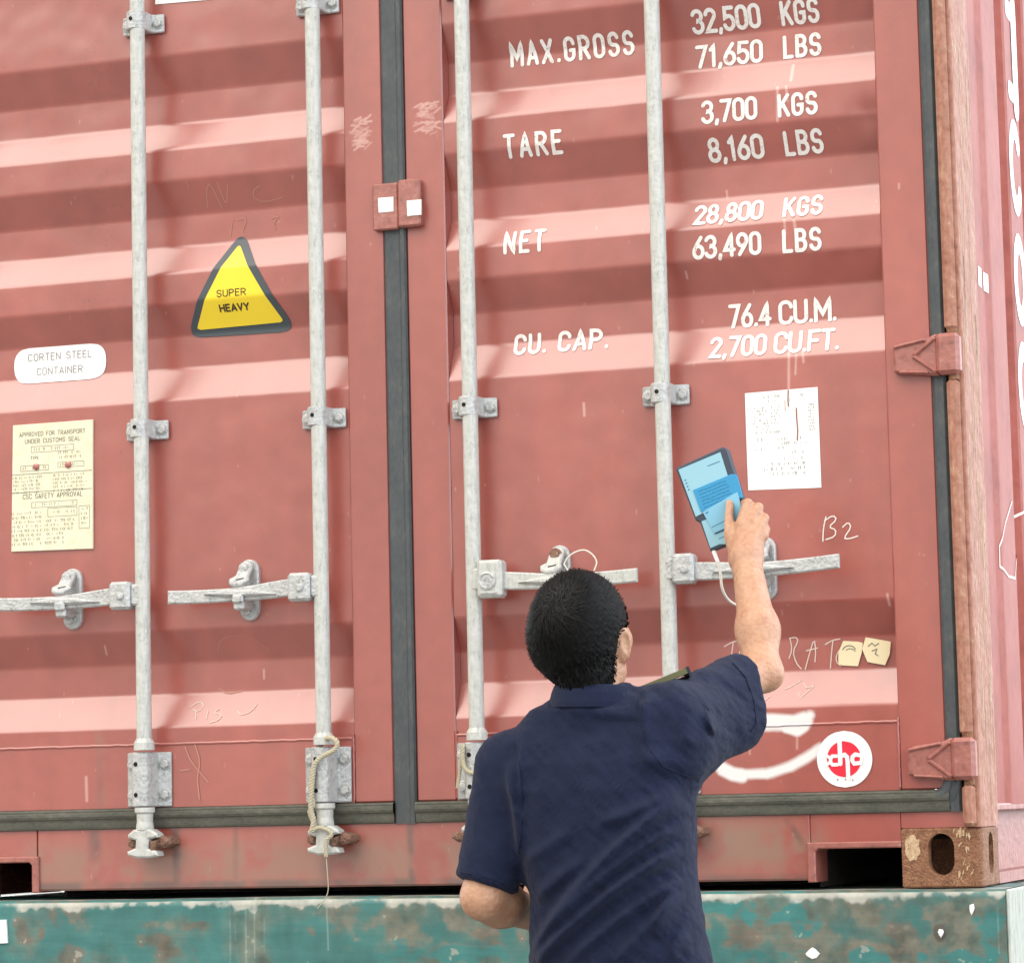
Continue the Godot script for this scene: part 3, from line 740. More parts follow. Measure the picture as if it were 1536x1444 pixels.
	var hx0: float = handle[0]; var hy0: float = handle[1]; var hx1: float = handle[2]; var hy1: float = handle[3]
	var up := PackedVector2Array(); var dn := PackedVector2Array()
	var m := 10
	for k in m + 1:
		var t := float(k) / m
		var hh := lerpf(0.0185, 0.0145, smoothstep(0.1, 0.5, t))
		var yy := lerpf(hy0, hy1, t) - 0.006 * sin(t * PI)
		up.push_back(Vector2(lerpf(hx0, hx1, t), yy + hh)); dn.push_back(Vector2(lerpf(hx0, hx1, t), yy - hh))
	dn.reverse()
	up.append_array(dn)
	hd.prism(up, 0.048, 0.058, 0.003)
	var hm2 := put("handle", hd, M.galv2 if kind != 3 else M.galv, bar)
	var rd := MB.new()
	var rx := lerpf(hx0, hx1, 0.43)
	var rp := PackedVector2Array([Vector2(rx - 0.085, lerpf(hy0, hy1, 0.2) - 0.006), Vector2(rx - 0.03, lerpf(hy0, hy1, 0.35) + 0.004), Vector2(rx + 0.03, lerpf(hy0, hy1, 0.5) + 0.003), Vector2(rx + 0.085, lerpf(hy0, hy1, 0.7) - 0.007), Vector2(rx + 0.03, lerpf(hy0, hy1, 0.5) - 0.012), Vector2(rx - 0.03, lerpf(hy0, hy1, 0.35) - 0.012)])
	rd.prism(rp, 0.056, 0.068, 0.005)
	put("rib", rd, M.galv2 if kind != 3 else M.galv, bar)

func stadium(cx: float, y0: float, y1: float, hw: float) -> PackedVector2Array:
	var o := PackedVector2Array()
	for k in 11: o.push_back(Vector2(cx + cos(PI * k / 10.0) * hw, y1 - hw + sin(PI * k / 10.0) * hw))
	for k in 11: o.push_back(Vector2(cx - cos(PI * k / 10.0) * hw, y0 + hw - sin(PI * k / 10.0) * hw))
	return o
func retainer(x: float, y0: float, y1: float, hy: float, kind: int) -> void:
	var pm := MB.new()
	pm.prism(stadium(x, y0, y1, 0.0225), -0.004, 0.008, 0.003, Transform3D(), true)
	var plate := put("handle_retainer", pm, M.galv2, container)
	var lo := MB.new()       # lower hook that carries the handle
	lo.bx(x - 0.013, x + 0.012, hy - 0.040, hy - 0.020, 0.006, 0.064, 0.004)
	lo.bx(x - 0.013, x + 0.012, hy - 0.026, hy - 0.006, 0.059, 0.071, 0.004)
	put("hook", lo, M.galv2, plate)
	var fl := MB.new()       # flap bolted at the top, leaning out over the handle
	var top := y1 - 0.020; var lean := atan2(0.040, top - hy - 0.012)
	var fb := Basis(Vector3(1, 0, 0), -lean)
	var ln := Vector2(top - hy - 0.012, 0.040).length()
	var fp := PackedVector2Array()
	for k in 9: fp.push_back(Vector2(cos(PI * k / 8.0) * 0.0155, sin(PI * k / 8.0) * 0.015))
	fp.append_array(PackedVector2Array([Vector2(-0.016, -ln * 0.55), Vector2(-0.028, -ln * 0.72), Vector2(-0.024, -ln * 0.95), Vector2(-0.012, -ln * 1.08), Vector2(0.004, -ln * 1.05), Vector2(0.020, -ln * 0.78), Vector2(0.016, -ln * 0.62)]))
	fl.prism(fp, 0.0, 0.009, 0.003, Transform3D(fb, Vector3(x - 0.002, top, 0.012)))
	put("flap", fl, M.galv if kind == 3 else M.galv2, plate)
	var sl := MB.new()
	sl.prism(PackedVector2Array([Vector2(-0.010, -ln * 0.80), Vector2(0.008, -ln * 0.72), Vector2(0.008, -ln * 0.77), Vector2(-0.008, -ln * 0.86)]), 0.0075, 0.0096, 0.0, Transform3D(fb, Vector3(x - 0.002, top, 0.012)))
	put("slot", sl, M.black, plate)
	for y in [y0 + 0.021, y1 - 0.021]:
		var q := MB.new()
		bolt(q, Vector3(x - 0.003, y, 0.008 if y < hy else 0.0215), 0.0105, 0.008)
		put("bolt", q, M.keeper if kind == 3 and y > hy else M.galv2, plate)

func hinge(y: float) -> void:
	var b := MB.new()
	var p := PackedVector2Array([Vector2(1.080, y - 0.030), Vector2(1.089, y - 0.034), Vector2(1.165, y - 0.043), Vector2(1.172, y - 0.043), Vector2(1.172, y + 0.041), Vector2(1.165, y + 0.041), Vector2(1.150, y + 0.034), Vector2(1.092, y + 0.027), Vector2(1.079, y + 0.018)])
	b.prism(p, 0.0, 0.022, 0.005)
	b.bx(1.168, 1.2165, y - 0.0425, y + 0.0415, -0.012, 0.031, 0.008)
	var h := put("hinge", b, M.hinge, container)
	var r := MB.new()     # raised ribs of the casting
	var bar := func(x0: float, y0: float, x1: float, y1: float, w: float) -> void:
		var a := Vector2(x0, y + y0); var c := Vector2(x1, y + y1)
		var n := (c - a).normalized().orthogonal() * w * 0.5
		r.prism(PackedVector2Array([a - n, c - n, c + n, a + n]), 0.019, 0.0275, 0.003)
	bar.call(1.082, 0.019, 1.148, 0.031, 0.007)
	bar.call(1.092, -0.032, 1.150, -0.036, 0.006)
	bar.call(1.122, 0.000, 1.166, 0.034, 0.009)
	bar.call(1.122, -0.001, 1.168, -0.036, 0.009)
	put("rib", r, M.hinge, h)
	var t := MB.new()
	write(t, "BL", 1.098, 1.111, y - 0.010, 0.017, 0.0022, 0.0, flat_at(0.0229))
	put("cast_letters", t, M.hinge, h)
	var pin := MB.new()
	pin.lathe(Vector3(1.200, y - 0.052, 0.008), Vector3(0, 1, 0), PackedVector2Array([Vector2(0, 0), Vector2(0.011, 0), Vector2(0.011, 0.104), Vector2(0, 0.104)]), 14)
	put("pin", pin, M.rust, h)

func ringplate(b: MB, hole: PackedVector2Array, x0: float, y0: float, x1: float, y1: float, to3: Callable, nn: Vector3, depth: Vector3) -> void:
	# flat plate with a hole, and the hole's wall going back by depth
	var c := Vector2.ZERO
	for p in hole: c += p
	c /= hole.size()
	var outer := PackedVector2Array()
	for p in hole:
		var d := (p - c)
		var tx := INF if absf(d.x) < 1e-9 else ((x1 - c.x) / d.x if d.x > 0 else (x0 - c.x) / d.x)
		var ty := INF if absf(d.y) < 1e-9 else ((y1 - c.y) / d.y if d.y > 0 else (y0 - c.y) / d.y)
		outer.push_back(c + d * minf(tx, ty))
	var m := hole.size()
	for k in m:
		var j := (k + 1) % m
		b.quad(to3.call(hole[k]), to3.call(hole[j]), to3.call(outer[j]), to3.call(outer[k]), nn)
		# corner filler
		for cn in [Vector2(x0, y0), Vector2(x1, y0), Vector2(x1, y1), Vector2(x0, y1)]:
			var a1 := (outer[k] - c).angle_to(cn - c); var a2 := (outer[j] - c).angle_to(cn - c)
			if a1 * a2 < 0.0 and absf(a1) + absf(a2) < 1.0 and absf(outer[k].x - outer[j].x) > 1e-6 and absf(outer[k].y - outer[j].y) > 1e-6:
				b.flat(to3.call(outer[k]), to3.call(outer[j]), to3.call(cn), nn)
		var inw := (c - (hole[k] + hole[j]) * 0.5).normalized()
		var i3: Vector3 = (to3.call(c + inw) - to3.call(c))
		b.quad(to3.call(hole[k]), to3.call(hole[j]), to3.call(hole[j]) + depth, to3.call(hole[k]) + depth, i3)

func corner_casting(s: float) -> void:
	var b := MB.new()
	var xo := 1.219; var xi := 1.057; var h := 0.118; var r := 0.014
	var f3 := func(p: Vector2) -> Vector3: return Vector3(p.x * s, p.y, 0.0)
	var s3 := func(p: Vector2) -> Vector3: return Vector3(xo * s, p.y, -p.x)
	ringplate(b, stadium(1.1365, 0.024, 0.107, 0.026), xi, 0.003, xo - r, h - 0.004, f3, Vector3(0, 0, 1), Vector3(0, 0, -0.028))
	ringplate(b, stadium(0.095, 0.024, 0.107, 0.026), r, 0.003, 0.178, h - 0.004, s3, Vector3(s, 0, 0), Vector3(-0.02 * s, 0, 0))
	var pts := PackedVector2Array()
	for k in 7:
		var a := PI * 0.5 * k / 6.0
		pts.push_back(Vector2(xo - r + sin(a) * r, -r + cos(a) * r))
	for k in 6:
		var n0 := Vector3(sin(PI * 0.5 * k / 6.0) * s, 0, cos(PI * 0.5 * k / 6.0)); var n1 := Vector3(sin(PI * 0.5 * (k + 1) / 6.0) * s, 0, cos(PI * 0.5 * (k + 1) / 6.0))
		b.squad(Vector3(pts[k].x * s, 0.003, pts[k].y), Vector3(pts[k + 1].x * s, 0.003, pts[k + 1].y), Vector3(pts[k + 1].x * s, h - 0.004, pts[k + 1].y), Vector3(pts[k].x * s, h - 0.004, pts[k].y), n0, n1, n1, n0)
	# top, bottom, inner side, with small chamfers
	var loop := PackedVector2Array([Vector2(xi, 0)]) + pts + PackedVector2Array([Vector2(xo, -0.178), Vector2(xi, -0.178)])
	for k in loop.size() - 1:
		var p := loop[k]; var q := loop[k + 1]
		var cc := Vector2(1.138, -0.089)
		var pi_ := p + (cc - p).normalized() * 0.005; var qi := q + (cc - q).normalized() * 0.005
		var e := (q - p).normalized()
		var nn := Vector3(-e.y * s, 0, e.x)
		if nn.dot(Vector3((p.x - cc.x) * s, 0, p.y - cc.y)) < 0.0: nn = -nn
		b.quad(Vector3(p.x * s, h - 0.004, p.y), Vector3(q.x * s, h - 0.004, q.y), Vector3(qi.x * s, h, qi.y), Vector3(pi_.x * s, h, pi_.y), (nn + Vector3.UP).normalized())
		b.quad(Vector3(p.x * s, 0.003, p.y), Vector3(q.x * s, 0.003, q.y), Vector3(qi.x * s, 0, qi.y), Vector3(pi_.x * s, 0, pi_.y), (nn + Vector3.DOWN).normalized())
		b.flat(Vector3(pi_.x * s, h, pi_.y), Vector3(qi.x * s, h, qi.y), Vector3(1.138 * s, h, -0.089), Vector3.UP)
		b.flat(Vector3(pi_.x * s, 0, pi_.y), Vector3(qi.x * s, 0, qi.y), Vector3(1.138 * s, 0, -0.089), Vector3.DOWN)
	b.quad(Vector3(xi * s, 0.003, 0), Vector3(xi * s, 0.003, -0.178), Vector3(xi * s, h - 0.004, -0.178), Vector3(xi * s, h - 0.004, 0), Vector3(-s, 0, 0))
	b.quad(Vector3(xi * s, 0.003, -0.178), Vector3(xo * s, 0.003, -0.178), Vector3(xo * s, h - 0.004, -0.178), Vector3(xi * s, h - 0.004, -0.178), Vector3(0, 0, -1))
	var cst := put("corner_casting", b, M.rust, container)
	if s > 0:
		# flakes of old paint and scale standing off the casting
		var rng := RandomNumberGenerator.new(); rng.seed = 77
		var fl := MB.new()
		var patch := PackedVector2Array()
		for j in 22:
			var an := TAU * j / 22.0
			patch.push_back(Vector2(1.0795, 0.079) + Vector2(cos(an) * 0.0155, sin(an) * 0.027) * rng.randf_range(0.78, 1.12))
		fl.prism(patch, 0.0003, 0.0014, 0.0006)
		for k in 22:
			var cx := rng.randf_range(1.168, 1.202); var cy := rng.randf_range(0.018, 0.112)
			if k < 6: cx = rng.randf_range(1.160, 1.178); cy = rng.randf_range(0.100, 0.113)
			var poly := PackedVector2Array()
			var w := rng.randf_range(0.002, 0.006); var tl := rng.randf_range(-0.6, 0.3)
			for j in 9: poly.push_back(Vector2(cx, cy) + (Vector2.from_angle(TAU * j / 9.0) * w * rng.randf_range(0.35, 1.2) * Vector2(0.55, 1.7)).rotated(tl))
			fl.prism(poly, 0.0004, 0.0010 + k * 0.00003, 0.0003)
		put("paint_flake", fl, M.flake, cst).set_meta("kind", "stuff")

func sweep_y(b: MB, prof: PackedVector2Array, x0: float, x1: float) -> void:   # prof = (y, z), extruded along x
	for k in prof.size() - 1:
		var e := (prof[k + 1] - prof[k]).normalized()
		var n := Vector3(0, e.y, -e.x)
		if n.z < -0.01: n = -n
		b.quad(Vector3(x0, prof[k].x, prof[k].y), Vector3(x1, prof[k].x, prof[k].y), Vector3(x1, prof[k + 1].x, prof[k + 1].y), Vector3(x0, prof[k + 1].x, prof[k + 1].y), n)
func sweep_x(b: MB, prof: PackedVector2Array, y0: float, y1: float) -> void:   # prof = (x, z), extruded along y
	for k in prof.size() - 1:
		var e := (prof[k + 1] - prof[k]).normalized()
		var n := Vector3(-e.y, 0, e.x)
		if n.z < -0.01: n = -n
		b.quad(Vector3(prof[k].x, y0, prof[k].y), Vector3(prof[k + 1].x, y0, prof[k + 1].y), Vector3(prof[k + 1].x, y1, prof[k + 1].y), Vector3(prof[k].x, y1, prof[k].y), n)

func build_container() -> void:
	container = Node3D.new(); container.name = "shipping_container"; container.position = Vector3(0, GY, 0)
	add_child(container)
	tag(container, "rust red steel shipping container with closed doors, white capacity lettering and galvanised locking bars", "container")
	# doors
	for s in [-1.0, 1.0]:
		var f := MB.new()
		f.bx(minf(0.0265 * s, 0.115 * s), maxf(0.0265 * s, 0.115 * s), 0.1945, 2.72, -0.05, 0.0, 0.003)
		f.bx(minf(1.0595 * s, 1.154 * s), maxf(1.0595 * s, 1.154 * s), 0.1945, 2.72, -0.05, 0.0, 0.003)
		f.bx(minf(0.116 * s, 1.059 * s), maxf(0.116 * s, 1.059 * s), 0.1945, 0.331, -0.05, -0.0006, 0.0)
		f.bx(minf(0.116 * s, 1.059 * s), maxf(0.116 * s, 1.059 * s), 2.64, 2.719, -0.05, 0.001, 0.0)
		var dr := put("door", f, M.paint, container)
		put("corrugated_panel", panel(0.1155 * s, 1.059 * s) if s > 0 else panel(1.059 * s, 0.1155 * s), M.paint, dr)
		var wb := MB.new()       # weld bead along the bottom rail and the stiles
		var wp := PackedVector3Array()
		var rng := RandomNumberGenerator.new(); rng.seed = 3
		for k in 70: wp.push_back(Vector3(lerpf(0.117, 1.058, k / 69.0) * s, 0.331 + rng.randf_range(-0.0007, 0.0007), -0.0015))
		wb.tube(wp, 0.0036, 8)
		for xx in [0.1165, 1.0585]:
			var vp := PackedVector3Array()
			for k in 40: vp.push_back(Vector3(xx * s + rng.randf_range(-0.0006, 0.0006), lerpf(0.2, 0.34, k / 39.0), -0.0005))
			wb.tube(vp, 0.0028, 8)
		put("weld_bead", wb, M.paint, dr)
		# gaskets
		var g := MB.new()
		var prof := PackedVector2Array([Vector2(1.154 * s, -0.02), Vector2(1.154 * s, 0.001), Vector2(1.160 * s, 0.006), Vector2(1.168 * s, 0.0045), Vector2(1.177 * s, 0.006), Vector2(1.183 * s, 0.001), Vector2(1.184 * s, -0.02)])
		sweep_x(g, prof, 0.150, 2.74)
		put("gasket", g, M.rubber, dr)
		var gb := MB.new()
		var pb := PackedVector2Array([Vector2(0.1495, -0.02), Vector2(0.1495, 0.002), Vector2(0.151, 0.005), Vector2(0.155, 0.0065), Vector2(0.160, 0.0072), Vector2(0.166, 0.0075), Vector2(0.170, 0.0085), Vector2(0.173, 0.0115), Vector2(0.178, 0.0135), Vector2(0.184, 0.0130), Vector2(0.1865, 0.0118), Vector2(0.1895, 0.0125), Vector2(0.192, 0.0105), Vector2(0.1937, 0.006), Vector2(0.194, -0.02)])
		sweep_y(gb, pb, minf(0.0245 * s, 1.158 * s), maxf(0.0245 * s, 1.158 * s))
		put("gasket", gb, M.rubber_dusty, dr)
		# rounded corner where the two gaskets meet
		var gc := MB.new()
		for k in 8:
			var a0 := PI * 0.5 * k / 8.0; var a1 := PI * 0.5 * (k + 1) / 8.0
			for j in pb.size() - 1:
				var rr := [0.0225 + (0.1945 - pb[j].x), 0.0225 + (0.1945 - pb[j + 1].x)]
				var cx := 1.1305; var cy := 0.217
				var q := func(rv: float, a: float, z: float) -> Vector3: return Vector3((cx + sin(a) * rv * 0.78) * s, cy - cos(a) * rv, z)
				var p0: Vector3 = q.call(rr[0], a0, pb[j].y); var p1: Vector3 = q.call(rr[0], a1, pb[j].y); var p2: Vector3 = q.call(rr[1], a1, pb[j + 1].y); var p3: Vector3 = q.call(rr[1], a0, pb[j + 1].y)
				var nn := (p1 - p0).cross(p3 - p0).normalized()
				if nn.z < 0: nn = -nn
				gc.quad(p0, p1, p2, p3, nn)
		put("gasket_corner", gc, M.rubber, dr)
	var sg := MB.new()      # centre seal between the doors
	sweep_x(sg, PackedVector2Array([Vector2(-0.026, -0.04), Vector2(-0.0245, 0.001), Vector2(-0.02, 0.0035), Vector2(-0.004, 0.002), Vector2(0.010, 0.004), Vector2(0.014, 0.007), Vector2(0.022, 0.006), Vector2(0.0255, 0.001), Vector2(0.026, -0.04)]), 0.1485, 2.72)
	put("centre_gasket", sg, M.rubber, container)
	# seam plate
	var sp := MB.new()
	var q1 := rounded(rect(-0.045, 1.4175, 0.014, 1.519), 0.006); var q2 := rounded(rect(0.0145, 1.4195, 0.0665, 1.523), 0.008)
	sp.prism(q1, 0.004, 0.017, 0.003); sp.prism(q2, 0.0005, 0.021, 0.004)
	var spo := put("seam_plate", sp, M.hinge, container)
	for r in [[567, 297, 590, 317, 0.0175], [610, 301, 632, 322, 0.0215]]:
		var st := MB.new()
		var a := P2(r[0], r[1], r[4]); var c := P2(r[2], r[3], r[4])
		st.prism(PackedVector2Array([a, P2(r[2], r[1] - 2, r[4]), c, P2(r[0] + 1, r[3] + 2, r[4])]), r[4] - 0.001, r[4] + 0.0008)
		put("white_sticker", st, M.white, spo)
	# sill with fork notches
	var sl := MB.new()
	sl.bx(-0.872, 0.872, 0.018, 0.168, -0.12, -0.002, 0.004)
	for s in [-1.0, 1.0]:
		sl.bx(minf(0.8725 * s, 1.056 * s), maxf(0.8725 * s, 1.056 * s), 0.0865, 0.1675, -0.12, -0.0022, 0.0)
		sl.bx(minf(1.0575 * s, 1.185 * s), maxf(1.0575 * s, 1.185 * s), 0.1185, 0.1665, -0.12, -0.0024, 0.0)
	var sill := put("sill", sl, M.paint, container)
	for s in [-1.0, 1.0]:
		var lp := MB.new()
		lp.prism(PackedVector2Array([Vector2(0.8650 * s, 0.014), Vector2(0.8815 * s, 0.014), Vector2(0.8815 * s, 0.0745), Vector2(0.888 * s, 0.0805), Vector2(1.0565 * s, 0.0805), Vector2(1.0565 * s, 0.0935), Vector2(0.8650 * s, 0.0935)]), -0.10, 0.006, 0.0025)
		put("notch_frame", lp, M.hinge, sill)
		var bk := MB.new()  # unseen lining added to close the notch; its dark colour paints the shade
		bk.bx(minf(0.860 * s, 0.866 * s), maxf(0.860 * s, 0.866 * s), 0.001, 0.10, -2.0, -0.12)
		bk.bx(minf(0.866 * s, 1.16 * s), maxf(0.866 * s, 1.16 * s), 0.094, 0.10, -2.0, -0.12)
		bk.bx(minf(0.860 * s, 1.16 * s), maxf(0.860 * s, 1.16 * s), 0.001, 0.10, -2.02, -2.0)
		put("added_notch_lining", bk, M.recess_shade, sill)
		corner_casting(s)
	# corner posts
	for s in [-1.0, 1.0]:
		var po := MB.new()
		var pp := rounded(PackedVector2Array([Vector2(1.186, -0.2), Vector2(1.219, -0.2), Vector2(1.219, 0.004), Vector2(1.186, 0.004)]), 0.009)
		var p2 := PackedVector2Array()
		for p in pp: p2.push_back(Vector2(p.x * s, p.y))
		po.prism(p2, 0.0, 2.66, 0.0, Transform3D(Basis(Vector3(1, 0, 0), Vector3(0, 0, 1), Vector3(0, 1, 0)), Vector3(0, 0.1185, 0)), true)
		var post := put("corner_post", po, M.post, container)
		var seg := [[0.1195, 0.202], [0.300, 1.012], [1.112, 1.90], [2.0, 2.77]]
		for k in seg:
			var st := MB.new()
			st.bx(minf(1.1855 * s, 1.2105 * s), maxf(1.1855 * s, 1.2105 * s), k[0], k[1], 0.0, 0.022, 0.007)
			put("hinge_lug", st, M.post, post)
	# side walls
	for s in [-1.0, 1.0]:
		var w := MB.new()
		var z := -0.195
		while z > -12.0:
			var bz := [z]
			# break points of the corrugation
			var z2 := z - 0.0143
			var x1: float = xside(z) * s; var x2: float = xside(z2) * s
			var e := Vector2(x2 - x1, z2 - z).normalized()
			var nn := Vector3(-e.y, 0, e.x)
			if nn.x * s < 0: nn = -nn
			w.quad(Vector3(x1, 0.16, z), Vector3(x2, 0.16, z2), Vector3(x2, 2.75, z2), Vector3(x1, 2.75, z), nn)
			z = z2
		var wall := put("side_panel", w, M.side, container)
		var rl := MB.new()
		rl.bx(minf(1.165 * s, 1.2165 * s), maxf(1.165 * s, 1.2165 * s), 0.148, 0.163, -12.0, -0.2005, 0.003)
		rl.bx(minf(1.165 * s, 1.182 * s), maxf(1.165 * s, 1.182 * s), 0.024, 0.1475, -12.0, -0.2005, 0.0)
		rl.bx(minf(1.165 * s, 1.2155 * s), maxf(1.165 * s, 1.2155 * s), 0.001, 0.0235, -12.0, -0.2005, 0.0)
		put("bottom_rail", rl, M.hinge, container)
	# roof, header, front wall and floor close the box
	var rf := MB.new()
	rf.bx(-1.214, 1.214, 2.752, 2.79, -12.1, -0.2)
	put("roof", rf, M.side, container)
	var hd := MB.new()
	hd.bx(-1.18, 1.18, 2.742, 2.85, -0.2, -0.002, 0.004)
	put("header", hd, M.side, container)
	var fw := MB.new()
	fw.bx(-1.2, 1.2, 0.16, 2.75, -12.06, -12.02)
	put("front_wall", fw, M.side, container)
	var fl := MB.new()
	fl.bx(-1.16, 1.16, 0.12, 0.147, -12.0, -0.125)
	put("floor_deck", fl, M.rust, container)
	var um := MB.new()  # unseen member added behind the sill gap, coloured dark to read as shade
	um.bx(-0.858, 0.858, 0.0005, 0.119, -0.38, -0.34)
	put("added_cross_member", um, M.recess_shade, container)
	# locking gear
	locking_bar(-0.586, -1, [-0.656, -0.607, 0.6235, 0.684], [-0.640, 0.655, -0.94, 0.648], 1)
	locking_bar(-0.166, -1, [-0.2345, -0.184, 0.6235, 0.684], [-0.220, 0.656, -0.5215, 0.6455], 2)
	locking_bar(0.179, 1, [0.1945, 0.249, 0.612, 0.691], [0.235, 0.648, 0.539, 0.6455], 3)
	locking_bar(0.601, 1, [0.6165, 0.6625, 0.6225, 0.684], [0.650, 0.648, 0.9625, 0.6545], 4)
	retainer(-0.777, 0.589, 0.7235, 0.6525, 1)
	retainer(-0.351, 0.591, 0.7235, 0.651, 2)
	retainer(0.356, 0.586, 0.7195, 0.646, 3)
	retainer(0.797, 0.585, 0.715, 0.650, 4)
	for y in [0.2535, 1.0635, 1.95]: hinge(y)

func lettering() -> void:
	var rows := [["MAX.GROSS", 0.258, 0.537, 1.7575, 0.052, 0.34], ["32,500", 0.667, 0.816, 1.786, 0.049, 0.2], ["KGS", 0.8586, 0.941, 1.784, 0.049, 0.26], ["71,650", 0.669, 0.816, 1.7125, 0.0505, 0.2], ["LBS", 0.859, 0.941, 1.7145, 0.050, 0.28],
		["TARE", 0.249, 0.381, 1.553, 0.052, 0.36], ["3,700", 0.689, 0.809, 1.5845, 0.050, 0.2], ["KGS", 0.852, 0.937, 1.583, 0.050, 0.26], ["8,160", 0.694, 0.815, 1.508, 0.049, 0.2], ["LBS", 0.858, 0.941, 1.5075, 0.049, 0.28],
		["NET", 0.2445, 0.3385, 1.345, 0.052, 0.36], ["28,800", 0.662, 0.812, 1.3735, 0.047, 0.2], ["KGS", 0.8535, 0.938, 1.3735, 0.047, 0.26], ["63,490", 0.660, 0.8085, 1.3, 0.050, 0.2], ["LBS", 0.8525, 0.9355, 1.2985, 0.050, 0.28],
		["CU.", 0.253, 0.328, 1.131, 0.047, 0.26], ["CAP.", 0.3515, 0.466, 1.131, 0.047, 0.26], ["76.4", 0.724, 0.8165, 1.155, 0.052, 0.2], ["CU.M.", 0.831, 0.955, 1.155, 0.052, 0.16], ["2,700", 0.688, 0.810, 1.091, 0.048, 0.2], ["CU.FT.", 0.8245, 0.9645, 1.0905, 0.050, 0.16]]
	for r in rows:
		var b := MB.new()
		write(b, r[0], r[1], r[2], r[3], r[4], 0.0080, 0.0014, on_door, r[5])
		var o := put("painted_lettering", b, M.letter, container)
		o.set_meta("label", "white painted lettering reading " + str(r[0]))
	# SUPER HEAVY triangle
	var t := MB.new()
	fill_convex(t, rounded(PackedVector2Array([P2(356, 340, -0.02), P2(274, 506, -0.02), P2(441, 495, -0.02)]), 0.024), 0.0016, on_door)
	var ts := put("warning_sticker", t, M.slate, container)
	ts.set_meta("label", "yellow triangle sticker with a dark border reading SUPER HEAVY")
	var ty := MB.new()
	fill_convex(ty, rounded(PackedVector2Array([P2(355.5, 364, -0.02), P2(290.5, 494, -0.02), P2(423, 481.5, -0.02)]), 0.006), 0.0024, on_door)
	put("yellow_field", ty, M.yellow, ts)
	var tt := MB.new()
	var a := P2(330, 448, -0.02); var c := P2(374, 444, -0.02)
	write(tt, "SUPER", a.x, c.x, a.y, 0.0165, 0.0021, 0.0031, on_door, 0.2)
	a = P2(331, 469, -0.02); c = P2(376, 466, -0.02)
	write(tt, "HEAVY", a.x, c.x, a.y, 0.0165, 0.0034, 0.0031, on_door, 0.2)
	put("lettering", tt, M.ink, ts)
	# oval CORTEN STEEL CONTAINER sticker
	var ov := MB.new()
	fill_convex(ov, rounded(rect(-0.9412, 1.1492, -0.7116, 1.2303), 0.0405, 10), 0.0016, on_door)
	var os := put("oval_sticker", ov, M.white, container)
	var ot := MB.new()
	write(ot, "CORTEN STEEL", -0.905, -0.7475, 1.2, 0.0165, 0.0012, 0.0026, on_door, 0.22)
	write(ot, "CONTAINER", -0.8835, -0.769, 1.167, 0.0165, 0.0012, 0.0026, on_door, 0.22)
	put("lettering", ot, M.greyink, os)
	# white placard whose lower edge comes into the picture
	var wp := MB.new()
	fill_convex(wp, PackedVector2Array([Vector2(-0.564, 1.9765), Vector2(-0.27, 1.972), Vector2(-0.27, 2.14), Vector2(-0.564, 2.14)]), 0.0016, on_door)
	put("white_placard", wp, M.white, container)
	# approval plate
	var pl := MB.new()
	pl.prism(PackedVector2Array([Vector2(-0.930, 0.7685), Vector2(-0.728, 0.7655), Vector2(-0.7255, 1.053), Vector2(-0.9245, 1.052)]), -0.004, 0.0015, 0.001)
	var plate := put("approval_plate", pl, M.plate, container)
	var pt := MB.new()
	var fz := flat_at(0.0017)
	write(pt, "APPROVED FOR TRANSPORT", -0.908, -0.744, 1.024, 0.0105, 0.0012, 0.0, fz, 0.22)
	write(pt, "UNDER CUSTOMS SEAL", -0.894, -0.757, 1.008, 0.0105, 0.0012, 0.0, fz, 0.22)
	write(pt, "CSC SAFETY APPROVAL", -0.900, -0.752, 0.884, 0.0115, 0.0013, 0.0, fz, 0.22)
	write(pt, "TYPE", -0.880, -0.860, 0.972, 0.0075, 0.0009, 0.0, fz)
	put("lettering", pt, M.plateink, plate)
	var ps := MB.new()
	var rng := RandomNumberGenerator.new(); rng.seed = 12
	var frames := [[-0.878, 0.988, -0.773, 1.001], [-0.905, 0.947, -0.836, 0.959], [-0.812, 0.951, -0.748, 0.962], [-0.878, 0.864, -0.766, 0.876], [-0.838, 0.842, -0.766, 0.861], [-0.761, 0.812, -0.735, 0.862], [-0.927, 0.940, -0.729, 0.9402], [-0.928, 0.8995, -0.729, 0.8997]]
	for fr in frames: ribbon(ps, [Vector2(fr[0], fr[1]), Vector2(fr[2], fr[1]), Vector2(fr[2], fr[3]), Vector2(fr[0], fr[3]), Vector2(fr[0], fr[1])], 0.0008, 0.0001, fz)
	var dash := func(bb: MB, x0: float, x1: float, y: float, h: float, dens: float, w: float, surf: Callable) -> void:
		var x := x0
		while x < x1:
			var wl := rng.randf_range(0.006, 0.016)
			var e := minf(x + wl, x1)
			while x < e:
				if rng.randf() < dens:
					var k := rng.randi() % 4
					var l := [Vector2(x, y), Vector2(x, y + h)]
					if k == 1: l = [Vector2(x, y + h), Vector2(x + h * 0.5, y + h), Vector2(x + h * 0.25, y)]
					elif k == 2: l = [Vector2(x, y + h * 0.5), Vector2(x + h * 0.5, y + h * 0.5)]
					elif k == 3: l = [Vector2(x + h * 0.5, y + h), Vector2(x, y + h * 0.6), Vector2(x + h * 0.5, y)]
					ribbon(bb, l, w, 0.0, surf)
				x += h * 0.85
			x += h * 0.8
	for l in [[-0.870, -0.782, 0.9915, 0.006], [-0.900, -0.842, 0.950, 0.006], [-0.812, -0.750, 0.981, 0.005], [-0.812, -0.756, 0.971, 0.005], [-0.806, -0.760, 0.954, 0.005], [-0.868, -0.776, 0.867, 0.006], [-0.830, -0.772, 0.849, 0.006]]: dash.call(ps, l[0], l[1], l[2], l[3], 0.85, 0.0009, fz)
